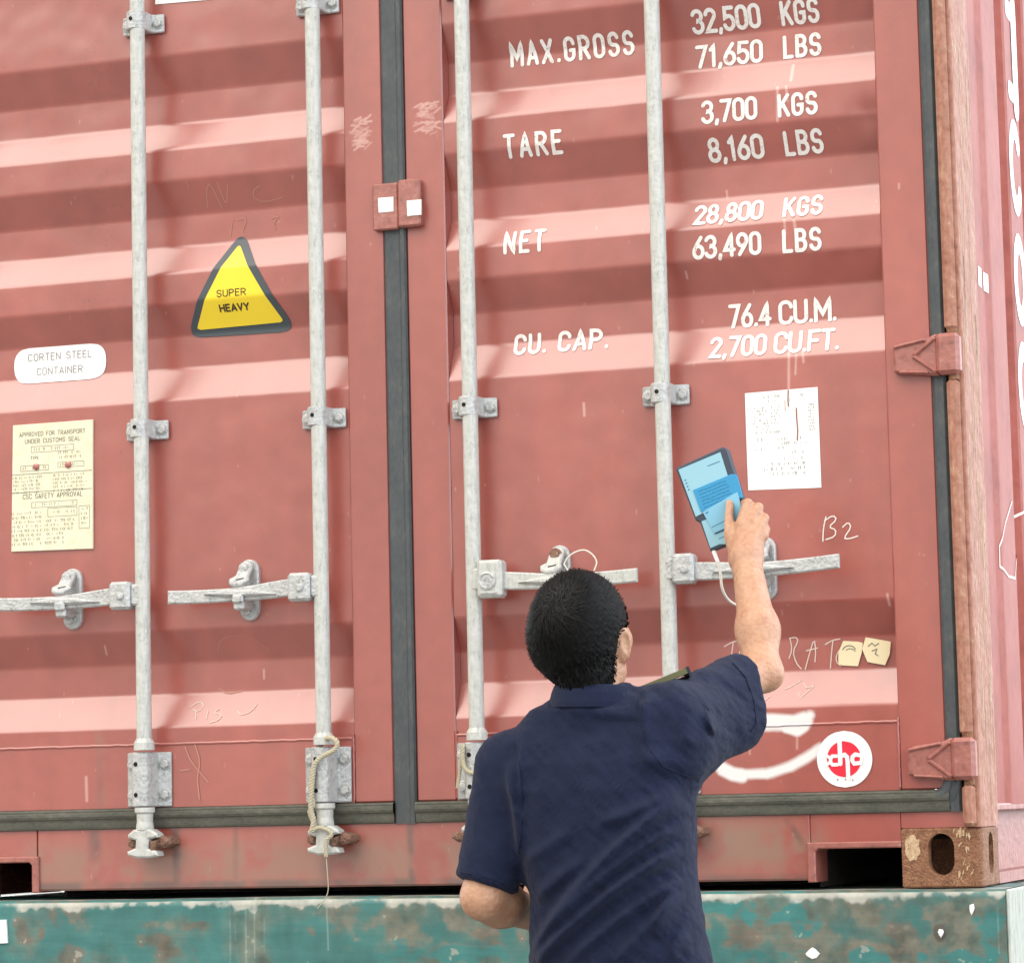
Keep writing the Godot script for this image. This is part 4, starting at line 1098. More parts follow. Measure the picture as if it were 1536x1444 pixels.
	for k in 5:
		dash.call(ps, -0.924, -0.842 + rng.randf_range(-0.02, 0.0), 0.930 - k * 0.0085, 0.0048, 0.9, 0.0009, fz)
		dash.call(ps, -0.824, -0.736 + rng.randf_range(-0.02, 0.0), 0.931 - k * 0.0085, 0.0048, 0.9, 0.0009, fz)
	for k in 8:
		dash.call(ps, -0.927, -0.855, 0.850 - k * 0.0098, 0.0052, 0.9, 0.0010, fz)
		if k > 1: dash.call(ps, -0.846, -0.768 if k < 5 else -0.80, 0.850 - k * 0.0098, 0.0052, 0.85, 0.0010, fz)
	for k in 4: dash.call(ps, -0.755, -0.741, 0.853 - k * 0.0105, 0.005, 0.9, 0.001, fz)
	put("small_print", ps, M.plateink, plate).set_meta("kind", "stuff")
	for p in [[54, 700], [102, 697]]:
		var w := P2(p[0], p[1], 0.0015)
		var rv := MB.new()
		rv.lathe(Vector3(w.x, w.y, 0.0015), Vector3(0, 0, 1), PackedVector2Array([Vector2(0.0078, 0), Vector2(0.0072, 0.003), Vector2(0.004, 0.005), Vector2(0, 0.0055)]), 14)
		put("rivet", rv, M.paint, plate)
	# white printed sheet
	var sh := MB.new()
	fill_convex(sh, PackedVector2Array([Vector2(0.7642, 0.8103), Vector2(0.9178, 0.8102), Vector2(0.9168, 1.0168), Vector2(0.7632, 1.016)]), 0.0012, on_door)
	var sheet := put("printed_sheet", sh, M.white, container)
	var si := MB.new(); var sj := MB.new()
	var on_sheet := func(p: Vector2, off: float) -> Vector3: return on_door(p, off + 0.0022)
	dash.call(si, 0.793, 0.888, 1.0, 0.0055, 0.55, 0.0008, on_sheet)
	dash.call(si, 0.812, 0.868, 0.991, 0.0055, 0.55, 0.0008, on_sheet)
	for k in 9:
		dash.call(si, 0.779, 0.835, 0.979 - k * 0.0064, 0.0038, 0.45, 0.0008, on_sheet)
		dash.call(si, 0.896, 0.906, 0.980 - k * 0.0064, 0.0038, 0.8, 0.0008, on_sheet)
	for k in 4:
		dash.call(sj, 0.778, 0.802, 0.912 - k * 0.0095, 0.005, 0.5, 0.0009, on_sheet)
		dash.call(sj, 0.826, 0.905 - rng.randf() * 0.02, 0.912 - k * 0.0095, 0.005, 0.5, 0.0009, on_sheet)
	for k in 4: dash.call(sj, 0.800 + 0.006 * (k % 2), 0.885, 0.871 - k * 0.0102, 0.0052, 0.6, 0.0009, on_sheet)
	put("small_print", si, M.faintink, sheet).set_meta("kind", "stuff")
	put("small_print", sj, M.greyink, sheet).set_meta("kind", "stuff")
	var rs := MB.new()
	for l in [[[1182.3, 585], [1182, 600], [1182.6, 609]], [[1194.5, 612], [1195, 628], [1196.5, 645], [1195.8, 660]], [[1177.4, 600], [1177.6, 616]]]:
		var pts := []
		for p in l: pts.push_back(P2(p[0], p[1], 0.0))
		ribbon(rs, pts, 0.0024 if l.size() > 2 else 0.001, 0.0021, on_door)
	put("rust_run", rs, M.rustline, sheet)
	# round logo sticker
	var cx := 0.9474; var cy := 0.2588
	var dk := MB.new()
	fill_convex(dk, ell(cx, cy, 0.0568, 0.0568, 48), 0.0014, on_door)
	var disc := put("round_sticker", dk, M.white, container)
	disc.set_meta("label", "round white sticker with a red disc and the letters chc")
	var u := func(x: float, y: float) -> Vector2: return P2(1180.0 + x / 8.494, 1050.0 + y / 8.494, 0.0)
	var rd := MB.new()
	fill_convex(rd, ell(u.call(737, 750).x, u.call(737, 750).y, 0.0352, 0.0362, 40), 0.0021, on_door)
	put("red_disc", rd, M.red, disc)
	var wl := MB.new()
	var ww := 0.0092
	var mk := func(l: Array, w: float, off: float) -> void:
		var pts := []
		for k in range(0, l.size(), 2): pts.push_back(u.call(l[k], l[k + 1]))
		ribbon(wl, pts, w, off, on_door)
	mk.call([678, 505, 684, 620, 690, 810], 0.0090, 0.0028)
	mk.call([705, 712, 745, 695, 775, 722, 784, 790, 792, 990], 0.0084, 0.0030)
	mk.call([640, 712, 590, 712, 566, 745, 566, 790, 592, 822, 655, 820], 0.0070, 0.0028)
	mk.call([930, 700, 880, 690, 846, 720, 842, 770, 870, 808, 930, 800], 0.0080, 0.0029)
	mk.call([505, 700, 560, 735], 0.0062, 0.0031)
	mk.call([505, 830, 560, 790], 0.0062, 0.0032)
	mk.call([950, 690, 962, 745, 950, 810], 0.006, 0.0033)
	put("logo_letters", wl, M.white, disc)
	var sm := MB.new()
	for g in [["P", 648], ["T", 745], ["A", 838]]:
		var p: Vector2 = u.call(g[1], 1030)
		write(sm, g[0], p.x, p.x + 0.0036, p.y, 0.0045, 0.0009, 0.0024, on_door)
	put("small_print", sm, M.greyink, disc).set_meta("kind", "stuff")
	# two cream paper tags
	for tg in [[[1265, 961], [1294.6, 962.5], [1293, 978], [1287, 999], [1258, 997.5], [1257.7, 978]], [[1299, 955.6], [1336.7, 962], [1335, 981], [1328, 997.5], [1301.5, 992.7], [1293.5, 973]]]:
		var b := MB.new()
		var poly := PackedVector2Array()
		for p in tg: poly.push_back(P2(p[0], p[1], -0.035))
		fill_convex(b, poly, 0.004 if tg[0][0] < 1290 else 0.0055, on_door)
		var o := put("paper_tag", b, M.tagpaper, container)
		var k := MB.new()
		var m: Vector2 = P2(tg[0][0] + (9 if tg[0][0] < 1290 else 14), tg[0][1] + 16, -0.035)
		var offs := 0.0048 if tg[0][0] < 1290 else 0.0063
		if tg[0][0] < 1290:
			ribbon(k, arc(m.x, m.y, 0.014, 0.012, 160, 20), 0.0016, offs, on_door)
			ribbon(k, arc(m.x + 0.002, m.y - 0.006, 0.012, 0.012, 130, 30), 0.0014, offs, on_door)
		else:
			ribbon(k, [m + Vector2(-0.014, 0.004), m + Vector2(-0.006, 0.010), m + Vector2(0.0, 0.004), m + Vector2(0.008, 0.009)], 0.0016, offs, on_door)
			ribbon(k, [m + Vector2(-0.006, -0.006), m + Vector2(0.004, -0.002), m + Vector2(0.0, -0.012), m + Vector2(0.006, -0.016)], 0.0016, offs, on_door)
		put("ink_mark", k, M.greyink, o)
	# chalk writing
	var chalk := func(called: String, material: Material, w: float, ox: float, oy: float, sc: float, lines: Array) -> void:
		var idx := 0
		for l in lines:
			var b := MB.new()
			var pts := []
			for k in range(0, l.size(), 2): pts.push_back(P2(ox + l[k] / sc, oy + l[k + 1] / sc, -0.012))
			# smooth by one round of corner cutting
			var q := [pts[0]]
			for k in pts.size() - 1:
				q.push_back((pts[k] as Vector2).lerp(pts[k + 1], 0.25)); q.push_back((pts[k] as Vector2).lerp(pts[k + 1], 0.75))
			q.push_back(pts[-1])
			ribbon(b, q, w, 0.0009 + idx * 0.00008, on_door)
			idx += 1
			put(called, b, material, container)
	chalk.call("chalk_mark", M.chalk, 0.0026, 950, 480, 2.621, [[750, 870, 752, 820, 762, 775], [757, 790, 790, 768, 806, 785, 772, 815, 802, 825, 798, 852, 762, 864], [828, 815, 850, 795, 862, 815, 832, 858, 850, 862, 887, 850]])
	chalk.call("chalk_mark", M.midchalk, 0.0026, 1040, 900, 4.8, [[200, 330, 260, 295, 330, 285], [265, 295, 255, 370, 245, 445], [330, 340, 305, 380, 310, 420], [675, 270, 690, 350, 668, 415], [670, 270, 720, 262, 735, 290, 695, 365, 720, 450, 755, 490], [785, 495, 810, 400, 850, 270, 862, 360, 855, 440], [795, 360, 875, 340], [930, 315, 980, 285, 1035, 275], [985, 290, 975, 380, 968, 485], [1050, 330, 1010, 390, 1010, 440, 1040, 470]])
	chalk.call("chalk_mark", M.midchalk, 0.0022, 1040, 900, 4.8, [[650, 640, 700, 620, 760, 575], [785, 600, 810, 635, 875, 605, 770, 705], [520, 720, 550, 690]])
	chalk.call("chalk_mark", M.midchalk, 0.0024, 0, 1000, 2.793, [[785, 168, 820, 143, 847, 160, 825, 188, 800, 178], [812, 180, 820, 217], [865, 185, 866, 217], [912, 175, 890, 190, 928, 200, 920, 222, 885, 233], [990, 185, 1010, 202, 1050, 185, 1066, 155]])
	chalk.call("chalk_mark", M.faintchalk, 0.0034, 0, 1000, 2.793, [[785, 335, 810, 400, 882, 482], [825, 320, 850, 400, 835, 460, 845, 552], [765, 435, 802, 430], [895, 88, 930, 112, 990, 100]])
	chalk.call("chalk_mark", M.faintchalk, 0.0022, 0, 0, 2.776, [[845, 858, 855, 785, 875, 760, 905, 858], [905, 760, 925, 858, 945, 770], [1075, 770, 1045, 790, 1045, 820, 1080, 835, 1160, 815], [947, 905, 938, 975], [960, 908, 1010, 895, 985, 965, 1002, 970], [1110, 900, 1145, 890, 1115, 920, 1125, 945], [778, 755, 785, 782]])
	chalk.call("chalk_mark", M.faintchalk, 0.0014, 0, 500, 2.776, [[890, 1330, 910, 1275, 980, 1253, 1060, 1275, 1105, 1320]])
	# side wall lettering, stickers and chalk
	var sb := MB.new()
	var R := func(l: Array, w: float) -> void:
		var pts := []
		for k in range(0, l.size(), 2): pts.push_back(Vector2(l[k], l[k + 1]))
		ribbon(sb, pts, w, 0.0009, on_side)
	R.call([0.725, 1.955, 0.79, 1.955], 0.045); R.call([0.725, 1.765, 0.79, 1.765], 0.045); ribbon(sb, [Vector2(0.805, 1.978), Vector2(0.805, 1.742)], 0.070, 0.0016, on_side)
	var c2 := func(y0: float, y1: float) -> void:
		var ym := (y0 + y1) * 0.5; var h := (y1 - y0) * 0.5 - 0.024
		var pts := []
		for p in arc(0.762, ym, 0.058, h, 40, 320): pts.push_back(p)
		ribbon(sb, pts, 0.046, 0.0009, on_side)
	c2.call(1.48, 1.705)
	var pts3 := arc(0.762, 1.335, 0.058, 0.083, 0, 360)
	ribbon(sb, pts3, 0.046, 0.0009, on_side)
	c2.call(0.99, 1.195)
	put("side_lettering", sb, M.letter, container)
	var ss := MB.new()
	for q in [[0.262, 1.245, 0.300, 1.287], [0.322, 1.243, 0.360, 1.283]]:
		ss.quad(on_side(Vector2(q[0], q[1]), 0.0009), on_side(Vector2(q[2], q[1]), 0.0009), on_side(Vector2(q[2], q[3]), 0.0009), on_side(Vector2(q[0], q[3]), 0.0009), Vector3(1, 0, 0))
	put("side_sticker", ss, M.white, container)
	var sc2 := MB.new()
	var sl := func(l: Array) -> void:
		var pts := []
		for k in range(0, l.size(), 2):
			var p := side_px(l[k], l[k + 1], 1.195)
			pts.push_back(Vector2(-p.z, p.y))
		ribbon(sc2, pts, 0.006, 0.001, on_side)
	sl.call([1503, 753, 1493, 785, 1486, 820, 1487, 850, 1498, 865, 1508, 868, 1511, 825, 1516, 778, 1521, 768, 1528, 790, 1534, 828])
	put("side_chalk", sc2, M.chalk, container)
	# scratches on the post: bright bare lines along the side face
	var sr := MB.new()
	rng.seed = 44
	for k in 70:
		var z := rng.randf_range(0.012, 0.19); var y := rng.randf_range(0.2, 2.0); var l := rng.randf_range(0.03, 0.22)
		var w := rng.randf_range(0.001, 0.004)
		var xx := 1.2195
		sr.quad(Vector3(xx, y, -z), Vector3(xx, y, -z - w), Vector3(xx, y - l, -z - w + rng.randf_range(-0.004, 0.004)), Vector3(xx, y - l, -z + rng.randf_range(-0.004, 0.004)), Vector3(1, 0, 0))
	put("scratch", sr, M.flake, container).set_meta("kind", "stuff")

# ---------------------------------------------------------------- trailer
func build_trailer() -> void:
	var tr := Node3D.new(); tr.name = "trailer"; tr.position = Vector3(0, GY, 0)
	add_child(tr)
	tag(tr, "flatbed trailer with a worn teal steel rear beam under the red container", "trailer")
	var b := MB.new()
	var zf := 0.045; var r := 0.016
	var prof := PackedVector2Array([Vector2(-0.002, -0.30)])
	for k in 9:
		var a := PI * 0.5 * k / 8.0
		prof.push_back(Vector2(-0.002 - r + cos(a) * r, zf - r + sin(a) * r))
	prof.push_back(Vector2(-0.30, zf))
	var xs := []
	for k in 66: xs.push_back(lerpf(-1.268, 1.268, k / 65.0))
	var nz := FastNoiseLite.new(); nz.seed = 8; nz.frequency = 2.2
	var pos := func(i: int, k: int) -> Vector3:
		var w := nz.get_noise_2d(xs[i] * 1.0, prof[k].x * 3.0) * 0.004
		return Vector3(xs[i], prof[k].x + (w * 0.5 if k > 0 and k < 9 else 0.0), prof[k].y + (w if k > 0 else 0.0))
	for i in xs.size() - 1:
		for k in prof.size() - 1:
			var a0 := clampf((k - 1) / 8.0, 0, 1) * PI * 0.5; var a1 := clampf(k / 8.0, 0, 1) * PI * 0.5
			if k == 0: a1 = 0.0
			if k == prof.size() - 2: a0 = PI * 0.5
			var n0 := Vector3(0, cos(a0), sin(a0)); var n1 := Vector3(0, cos(a1), sin(a1))
			b.squad(pos.call(i, k), pos.call(i + 1, k), pos.call(i + 1, k + 1), pos.call(i, k + 1), n0, n0, n1, n1)
	var beam := put("rear_beam", b, M.beam, tr)
	for s in [-1.27, 1.27]:
		var en := MB.new()
		en.bx(s - 0.004, s + 0.004, -0.30, -0.004, -0.30, zf - 0.006, 0.003)
		put("beam_end", en, M.trailer, beam)
	var st := MB.new()
	st.prism(PackedVector2Array([P2(-25, 1380, zf), P2(10, 1379, zf), P2(12, 1414, zf), P2(-25, 1416, zf)]), zf, zf + 0.0045)
	put("white_sticker", st, M.white, beam)
	# scraps of white peeling from the beam
	var rng := RandomNumberGenerator.new(); rng.seed = 21
	for s in [[1219, 1430, 10, 9], [1458, 1362, 5, 9], [1412, 1398, 4, 8]]:
		var f := MB.new()
		var pl := PackedVector2Array()
		for j in 8: pl.push_back(P2(s[0] + cos(TAU * j / 8.0) * s[2] * rng.randf_range(0.55, 1.15), s[1] + sin(TAU * j / 8.0) * s[3] * rng.randf_range(0.55, 1.15), zf))
		var hull := Geometry2D.convex_hull(pl); hull.remove_at(hull.size() - 1)
		f.prism(hull, zf, zf + 0.0045, 0.0008)
		put("paint_scrap", f, M.white, beam)
	# bare metal debris line and side rails running forward
	for s in [-1.0, 1.0]:
		var sr := MB.new()
		sr.bx(minf(1.19 * s, 1.268 * s), maxf(1.19 * s, 1.268 * s), -0.22, -0.006, -12.2, -0.301, 0.006)
		put("side_rail", sr, M.trailer, tr)
		var mb := MB.new()
		mb.bx(minf(0.42 * s, 0.54 * s), maxf(0.42 * s, 0.54 * s), -0.42, -0.31, -12.2, -0.1, 0.006)
		put("main_beam", mb, M.trailer, tr)
	var dk := MB.new()  # unseen deck added to keep light out of the sill notches
	dk.bx(-1.19, 1.19, -0.018, -0.006, -12.2, -0.302)
	put("added_deck_plate", dk, M.trailer, tr)
	for z in [-0.31, -3.0, -6.0, -9.0, -12.0]:
		var cb := MB.new()
		cb.bx(-1.18, 1.18, -0.309, -0.019, z - 0.08, z + 0.0, 0.004)
		put("cross_member", cb, M.trailer, tr)
	for z in [-2.2, -3.5, -10.5]:
		var ax := MB.new()
		ax.lathe(Vector3(-0.9, -0.62, z), Vector3(1, 0, 0), PackedVector2Array([Vector2(0, 0), Vector2(0.06, 0), Vector2(0.06, 1.8), Vector2(0, 1.8)]), 14)
		for s in [-1.0, 1.0]: ax.bx(minf(0.44 * s, 0.52 * s), maxf(0.44 * s, 0.52 * s), -0.62, -0.4195, z - 0.1, z + 0.1)
		var axle := put("axle", ax, M.trailer, tr)
		for s in [-1.0, 1.0]:
			var ty := MB.new()
			ty.lathe(Vector3(0.72 * s, -0.62, z), Vector3(s, 0, 0), PackedVector2Array([Vector2(0.28, 0.0), Vector2(0.46, 0.0), Vector2(0.495, 0.03), Vector2(0.5, 0.06), Vector2(0.5, 0.44), Vector2(0.495, 0.47), Vector2(0.46, 0.5), Vector2(0.28, 0.5), Vector2(0.26, 0.3), Vector2(0.08, 0.25), Vector2(0.0, 0.25)]), 36)
			put("tyre", ty, M.rubber, axle)

# ---------------------------------------------------------------- small hanging things
func twist(pts: PackedVector3Array, n: int) -> PackedVector3Array:
	var c := Curve3D.new()
	for p in pts: c.add_point(p)
	for k in range(1, pts.size() - 1):
		var t := (pts[k + 1] - pts[k - 1]) * 0.2
		c.set_point_in(k, -t); c.set_point_out(k, t)
	var o := PackedVector3Array()
	var l := c.get_baked_length()
	for k in n + 1: o.push_back(c.sample_baked(l * k / n, true))
	return o
func rope(b: MB, pts: PackedVector3Array, r: float, pitch := 0.02) -> void:
	var path := twist(pts, 90)
	var up := Vector3(0.2, 0.3, 0.9)
	for s in 3:
		var q := PackedVector3Array()
		var d := 0.0
		for k in path.size():
			var t := (path[mini(k + 1, path.size() - 1)] - path[maxi(k - 1, 0)]).normalized()
			var sx := (up - t * up.dot(t)).normalized()
			var sy := t.cross(sx)
			if k > 0: d += path[k].distance_to(path[k - 1])
			var a := TAU * (d / pitch + s / 3.0)
			q.push_back(path[k] + (sx * cos(a) + sy * sin(a)) * r * 0.55)
		b.tube(q, r * 0.6, 6)
func build_small() -> void:
	var W := func(l: Array, z: float) -> PackedVector3Array:
		var o := PackedVector3Array()
		for k in range(0, l.size(), 2): o.push_back(wpx(l[k], l[k + 1], z))
		return o
	var b := MB.new()
	var p: PackedVector3Array = W.call([471, 1118, 490, 1106, 505, 1112, 502, 1124, 484, 1134, 472, 1146, 469, 1165, 467, 1190, 466, 1213, 470, 1230, 467, 1247], 0.072)
	p[0].z -= 0.03; p[1].z -= 0.006
	rope(b, p, 0.0052)
	rope(b, W.call([469, 1150, 465, 1180, 470, 1205, 464, 1218, 471, 1236, 474, 1246], 0.068), 0.004)
	rope(b, W.call([467, 1247, 478, 1241, 492, 1245, 497, 1252, 489, 1262, 489, 1285], 0.072), 0.004)
	var r := put("rope", b, M.rope, self)
	tag(r, "frayed beige rope knotted round the bar foot with a thread hanging down", "rope", "ropes on the locking bars")
	var th := MB.new()
	th.tube(twist(W.call([489, 1285, 491, 1310, 492, 1335, 486, 1350, 476, 1362], 0.07), 24), 0.0011, 6)
	put("loose_thread", th, M.rope, r)
	var b2 := MB.new()
	rope(b2, W.call([694, 1116, 692, 1137, 689, 1160, 686, 1182], 0.060), 0.0036)
	rope(b2, W.call([694, 1118, 694, 1140, 698, 1153, 708, 1159, 722, 1154, 728, 1142], 0.070), 0.0045)
	var r2 := put("rope", b2, M.rope, self)
	tag(r2, "short beige rope looped over the bar foot beside the person's left shoulder", "rope", "ropes on the locking bars")
	# wire seal
	var s := MB.new()
	var sp: PackedVector3Array = W.call([846, 846, 852, 836, 863, 828, 877, 825, 889, 832, 895, 843, 891, 856], 0.074)
	s.tube(twist(sp, 40), 0.0016, 8)
	s.tube(twist(W.call([846, 846, 852, 855, 858, 862], 0.074), 12), 0.0016, 8)
	var seal := Node3D.new(); seal.name = "wire_seal"; add_child(seal)
	tag(seal, "thin white wire loop with a small blue seal hanging on the door handle", "seal")
	put("wire", s, M.cable, seal)
	var sb := MB.new()
	sb.box(wpx(885, 861, 0.074), Vector3(0.017, 0.012, 0.010), 0.003, Basis(Vector3(0, 0, 1), -0.25))
	put("seal_body", sb, M.blue, seal)

# ---------------------------------------------------------------- signed distance bodies
static func cone(p: Vector3, a: Vector3, b: Vector3, ra: float, rb: float) -> float:
	var ba := b - a
	var t := clampf((p - a).dot(ba) / ba.length_squared(), 0.0, 1.0)
	return (p - a - ba * t).length() - lerpf(ra, rb, t)
static func smn(a: float, b: float, k: float) -> float:
	var h := maxf(k - absf(a - b), 0.0) / k
	return minf(a, b) - h * h * k * 0.25
static func smx(a: float, b: float, k: float) -> float:
	return -smn(-a, -b, k)
static func ellipsoid(p: Vector3, c: Vector3, r: Vector3, bs: Basis) -> float:
	var q := (p - c) * bs      # into local axes
	var k0 := Vector3(q.x / r.x, q.y / r.y, q.z / r.z).length()
	var k1 := Vector3(q.x / (r.x * r.x), q.y / (r.y * r.y), q.z / (r.z * r.z)).length()
	if k1 < 1e-6: return -minf(r.x, minf(r.y, r.z))
	return k0 * (k0 - 1.0) / k1

func nets(b: MB, f: Callable, lo: Vector3, hi: Vector3, cell: float, keep = null) -> void:
	var nx := int(ceil((hi.x - lo.x) / cell)) + 1; var ny := int(ceil((hi.y - lo.y) / cell)) + 1; var nz := int(ceil((hi.z - lo.z) / cell)) + 1
	var d := PackedFloat32Array(); d.resize(nx * ny * nz); d.fill(1.0)
	var B := 4
	for bz in range(0, nz, B):
		for by in range(0, ny, B):
			for bx_ in range(0, nx, B):
				var c := lo + Vector3(bx_ + B * 0.5, by + B * 0.5, bz + B * 0.5) * cell
				var dc: float = f.call(c)
				var far := absf(dc) > cell * B * 1.35
				for z in range(bz, mini(bz + B, nz)):
					for y in range(by, mini(by + B, ny)):
						var row := (z * ny + y) * nx
						for x in range(bx_, mini(bx_ + B, nx)):
							d[row + x] = dc if far else f.call(lo + Vector3(x, y, z) * cell)
	var idx := PackedInt32Array(); idx.resize(nx * ny * nz); idx.fill(-1)
	var P := PackedVector3Array(); var N := PackedVector3Array()
	var co := [0, 1, nx, nx + 1, nx * ny, nx * ny + 1, nx * ny + nx, nx * ny + nx + 1]
	var ed := [[0, 1], [0, 2], [0, 4], [1, 3], [1, 5], [2, 3], [2, 6], [3, 7], [4, 5], [4, 6], [5, 7], [6, 7]]
	for z in nz - 1:
		for y in ny - 1:
			for x in nx - 1:
				var i := (z * ny + y) * nx + x
				var s := 0
				for k in 8:
					if d[i + co[k]] < 0.0: s += 1
				if s == 0 or s == 8: continue
				var acc := Vector3.ZERO; var m := 0
				for e in ed:
					var da: float = d[i + co[e[0]]]; var db: float = d[i + co[e[1]]]
					if (da < 0.0) != (db < 0.0):
						var t := da / (da - db)
						var pa := Vector3(e[0] & 1, (e[0] >> 1) & 1, e[0] >> 2); var pb := Vector3(e[1] & 1, (e[1] >> 1) & 1, e[1] >> 2)
						acc += pa.lerp(pb, t); m += 1
				var p := lo + (Vector3(x, y, z) + acc / m) * cell
				idx[i] = P.size()
				P.push_back(p)
				var h := cell * 0.45
				var g := Vector3(f.call(p + Vector3(h, 0, 0)) - f.call(p - Vector3(h, 0, 0)), f.call(p + Vector3(0, h, 0)) - f.call(p - Vector3(0, h, 0)), f.call(p + Vector3(0, 0, h)) - f.call(p - Vector3(0, 0, h)))
				N.push_back(g.normalized() if g.length() > 1e-9 else Vector3.UP)
	var st := [1, nx, nx * ny]
	for z in range(1, nz - 1):
		for y in range(1, ny - 1):
			for x in range(1, nx - 1):
				var i := (z * ny + y) * nx + x
				for ax in 3:
					if (d[i] < 0.0) == (d[i + st[ax]] < 0.0): continue
					var u1: int = st[(ax + 1) % 3]; var u2: int = st[(ax + 2) % 3]
					var a := idx[i]; var b1 := idx[i - u1]; var c := idx[i - u1 - u2]; var e := idx[i - u2]
					if a < 0 or b1 < 0 or c < 0 or e < 0: continue
					if keep != null and not keep.call((P[a] + P[c]) * 0.5): continue
					b.squad(P[a], P[b1], P[c], P[e], N[a], N[b1], N[c], N[e])

# ---------------------------------------------------------------- person
var joints := {}
var folds := []
func lx(b: Basis, o: Vector3, v: Vector3) -> Vector3: return o + b * v

func build_person() -> void:
	var J := {}
	J.neck = wpx(893, 1040, 0.99); J.chest = wpx(905, 1180, 0.985)
	J.lsh = wpx(766, 1150, 1.0); J.rsh = wpx(1000, 1092, 0.97)
	J.lel = wpx(724, 1346, 1.05); J.lwr = wpx(806, 1372, 0.86)
	J.rel = wpx(1143, 1006, 0.70); J.rwr = wpx(1119, 836, 0.555)
	J.waist = wpx(932, 1440, 0.985)
	J.hip = J.waist + Vector3(0.0, -0.12, 0.0)
	joints = J
	var person := Node3D.new(); person.name = "person"
	person.position = Vector3(J.hip.x, 0, J.hip.z)
	add_child(person)
	tag(person, "person in a navy short-sleeved shirt reaching a reader up to the container doors", "person")
	var base: Vector3 = person.position
	# head frame: looks at the doors, tipped back and a little to the right
	var fwd := Vector3(0.06, 0.30, -0.95).normalized()
	var rt := fwd.cross(Vector3(0.05, 1, 0)).normalized()
	var up := rt.cross(fwd).normalized()
	var HB := Basis(rt, up, -fwd)        # local: x right, y up, z back
	var HC := wpx(867, 938, 0.985)
	var HL := func(x: float, y: float, z: float) -> Vector3: return HC + HB * Vector3(x, y, z)
	var cran: Vector3 = HC
	var hn: Vector3 = J.neck
	var face_c: Vector3 = HL.call(0.004, -0.035, -0.045)
	var chin: Vector3 = HL.call(0.004, -0.115, -0.062)
	var jawl: Vector3 = HL.call(-0.048, -0.085, -0.01); var jawr: Vector3 = HL.call(0.056, -0.085, -0.01)
	var nose_a: Vector3 = HL.call(0.004, -0.018, -0.100); var nose_b: Vector3 = HL.call(0.004, -0.052, -0.118)
	var brow_l: Vector3 = HL.call(-0.034, 0.004, -0.088); var brow_r: Vector3 = HL.call(0.040, 0.004, -0.088)
	var cheek_l: Vector3 = HL.call(-0.042, -0.045, -0.068); var cheek_r: Vector3 = HL.call(0.050, -0.045, -0.068)
	var eye_l: Vector3 = HL.call(-0.030, -0.018, -0.098); var eye_r: Vector3 = HL.call(0.038, -0.018, -0.098)
	var lip_a: Vector3 = HL.call(-0.016, -0.080, -0.100); var lip_b: Vector3 = HL.call(0.024, -0.080, -0.100)
	var ear_r: Vector3 = HL.call(0.080, -0.034, -0.004); var ear_l: Vector3 = HL.call(-0.074, -0.034, -0.004)
	var earB := HB * Basis(Vector3(0, 1, 0), -0.45) ; var earBl := HB * Basis(Vector3(0, 1, 0), 0.45)
	var n0: Vector3 = HL.call(0.008, -0.06, 0.016)
	var nb: Vector3 = hn + Vector3(0, -0.05, 0.0)
	var head_f := func(p: Vector3) -> float:
		var d := ellipsoid(p, cran, Vector3(0.074, 0.088, 0.092), HB)
		d = smn(d, ellipsoid(p, face_c, Vector3(0.062, 0.078, 0.058), HB), 0.03)
		d = smn(d, cone(p, jawl, chin, 0.020, 0.021), 0.03)
		d = smn(d, cone(p, jawr, chin, 0.020, 0.021), 0.03)
		d = smn(d, minf((p - cheek_l).length(), (p - cheek_r).length()) - 0.022, 0.02)
		d = smn(d, cone(p, brow_l, brow_r, 0.012, 0.012), 0.015)
		d = maxf(d, -minf((p - eye_l).length(), (p - eye_r).length()) + 0.013)
		d = smn(d, cone(p, nose_a, nose_b, 0.008, 0.014), 0.012)
		d = smn(d, cone(p, lip_a, lip_b, 0.0085, 0.0085), 0.008)
		d = smn(d, cone(p, n0, nb, 0.053, 0.056), 0.035)
		var e := ellipsoid(p, ear_r, Vector3(0.008, 0.032, 0.019), earB)
		e = maxf(e, -ellipsoid(p, ear_r + earB * Vector3(0.009, 0.003, 0.0), Vector3(0.006, 0.020, 0.010), earB))
		var e2 := ellipsoid(p, ear_l, Vector3(0.008, 0.032, 0.019), earBl)
		d = smn(d, minf(e, e2), 0.008)
		return d
	var body := MB.new()
	nets(body, head_f, HC + Vector3(-0.13, -0.20, -0.15), HC + Vector3(0.13, 0.12, 0.13), 0.0055)
	# arms and hands
	var rel: Vector3 = J.rel; var rsh: Vector3 = J.rsh; var rwr: Vector3 = J.rwr
	var mid_r := rel.lerp(rwr, 0.35) + Vector3(0.004, 0, 0.004)
	var elb_tip := wpx(1156, 1015, 0.712)
	var arm_r := func(p: Vector3) -> float:
		var d := cone(p, rsh, rel, 0.042, 0.033)
		d = smn(d, cone(p, rel, mid_r, 0.033, 0.0355), 0.02)
		d = smn(d, cone(p, mid_r, rwr, 0.0355, 0.0270), 0.03)
		d = smn(d, (p - elb_tip).length() - 0.016, 0.03)
		return d
	var zh := 0.52
	var H := func(x: float, y: float, dz: float) -> Vector3: return wpx(x, y, zh + dz)
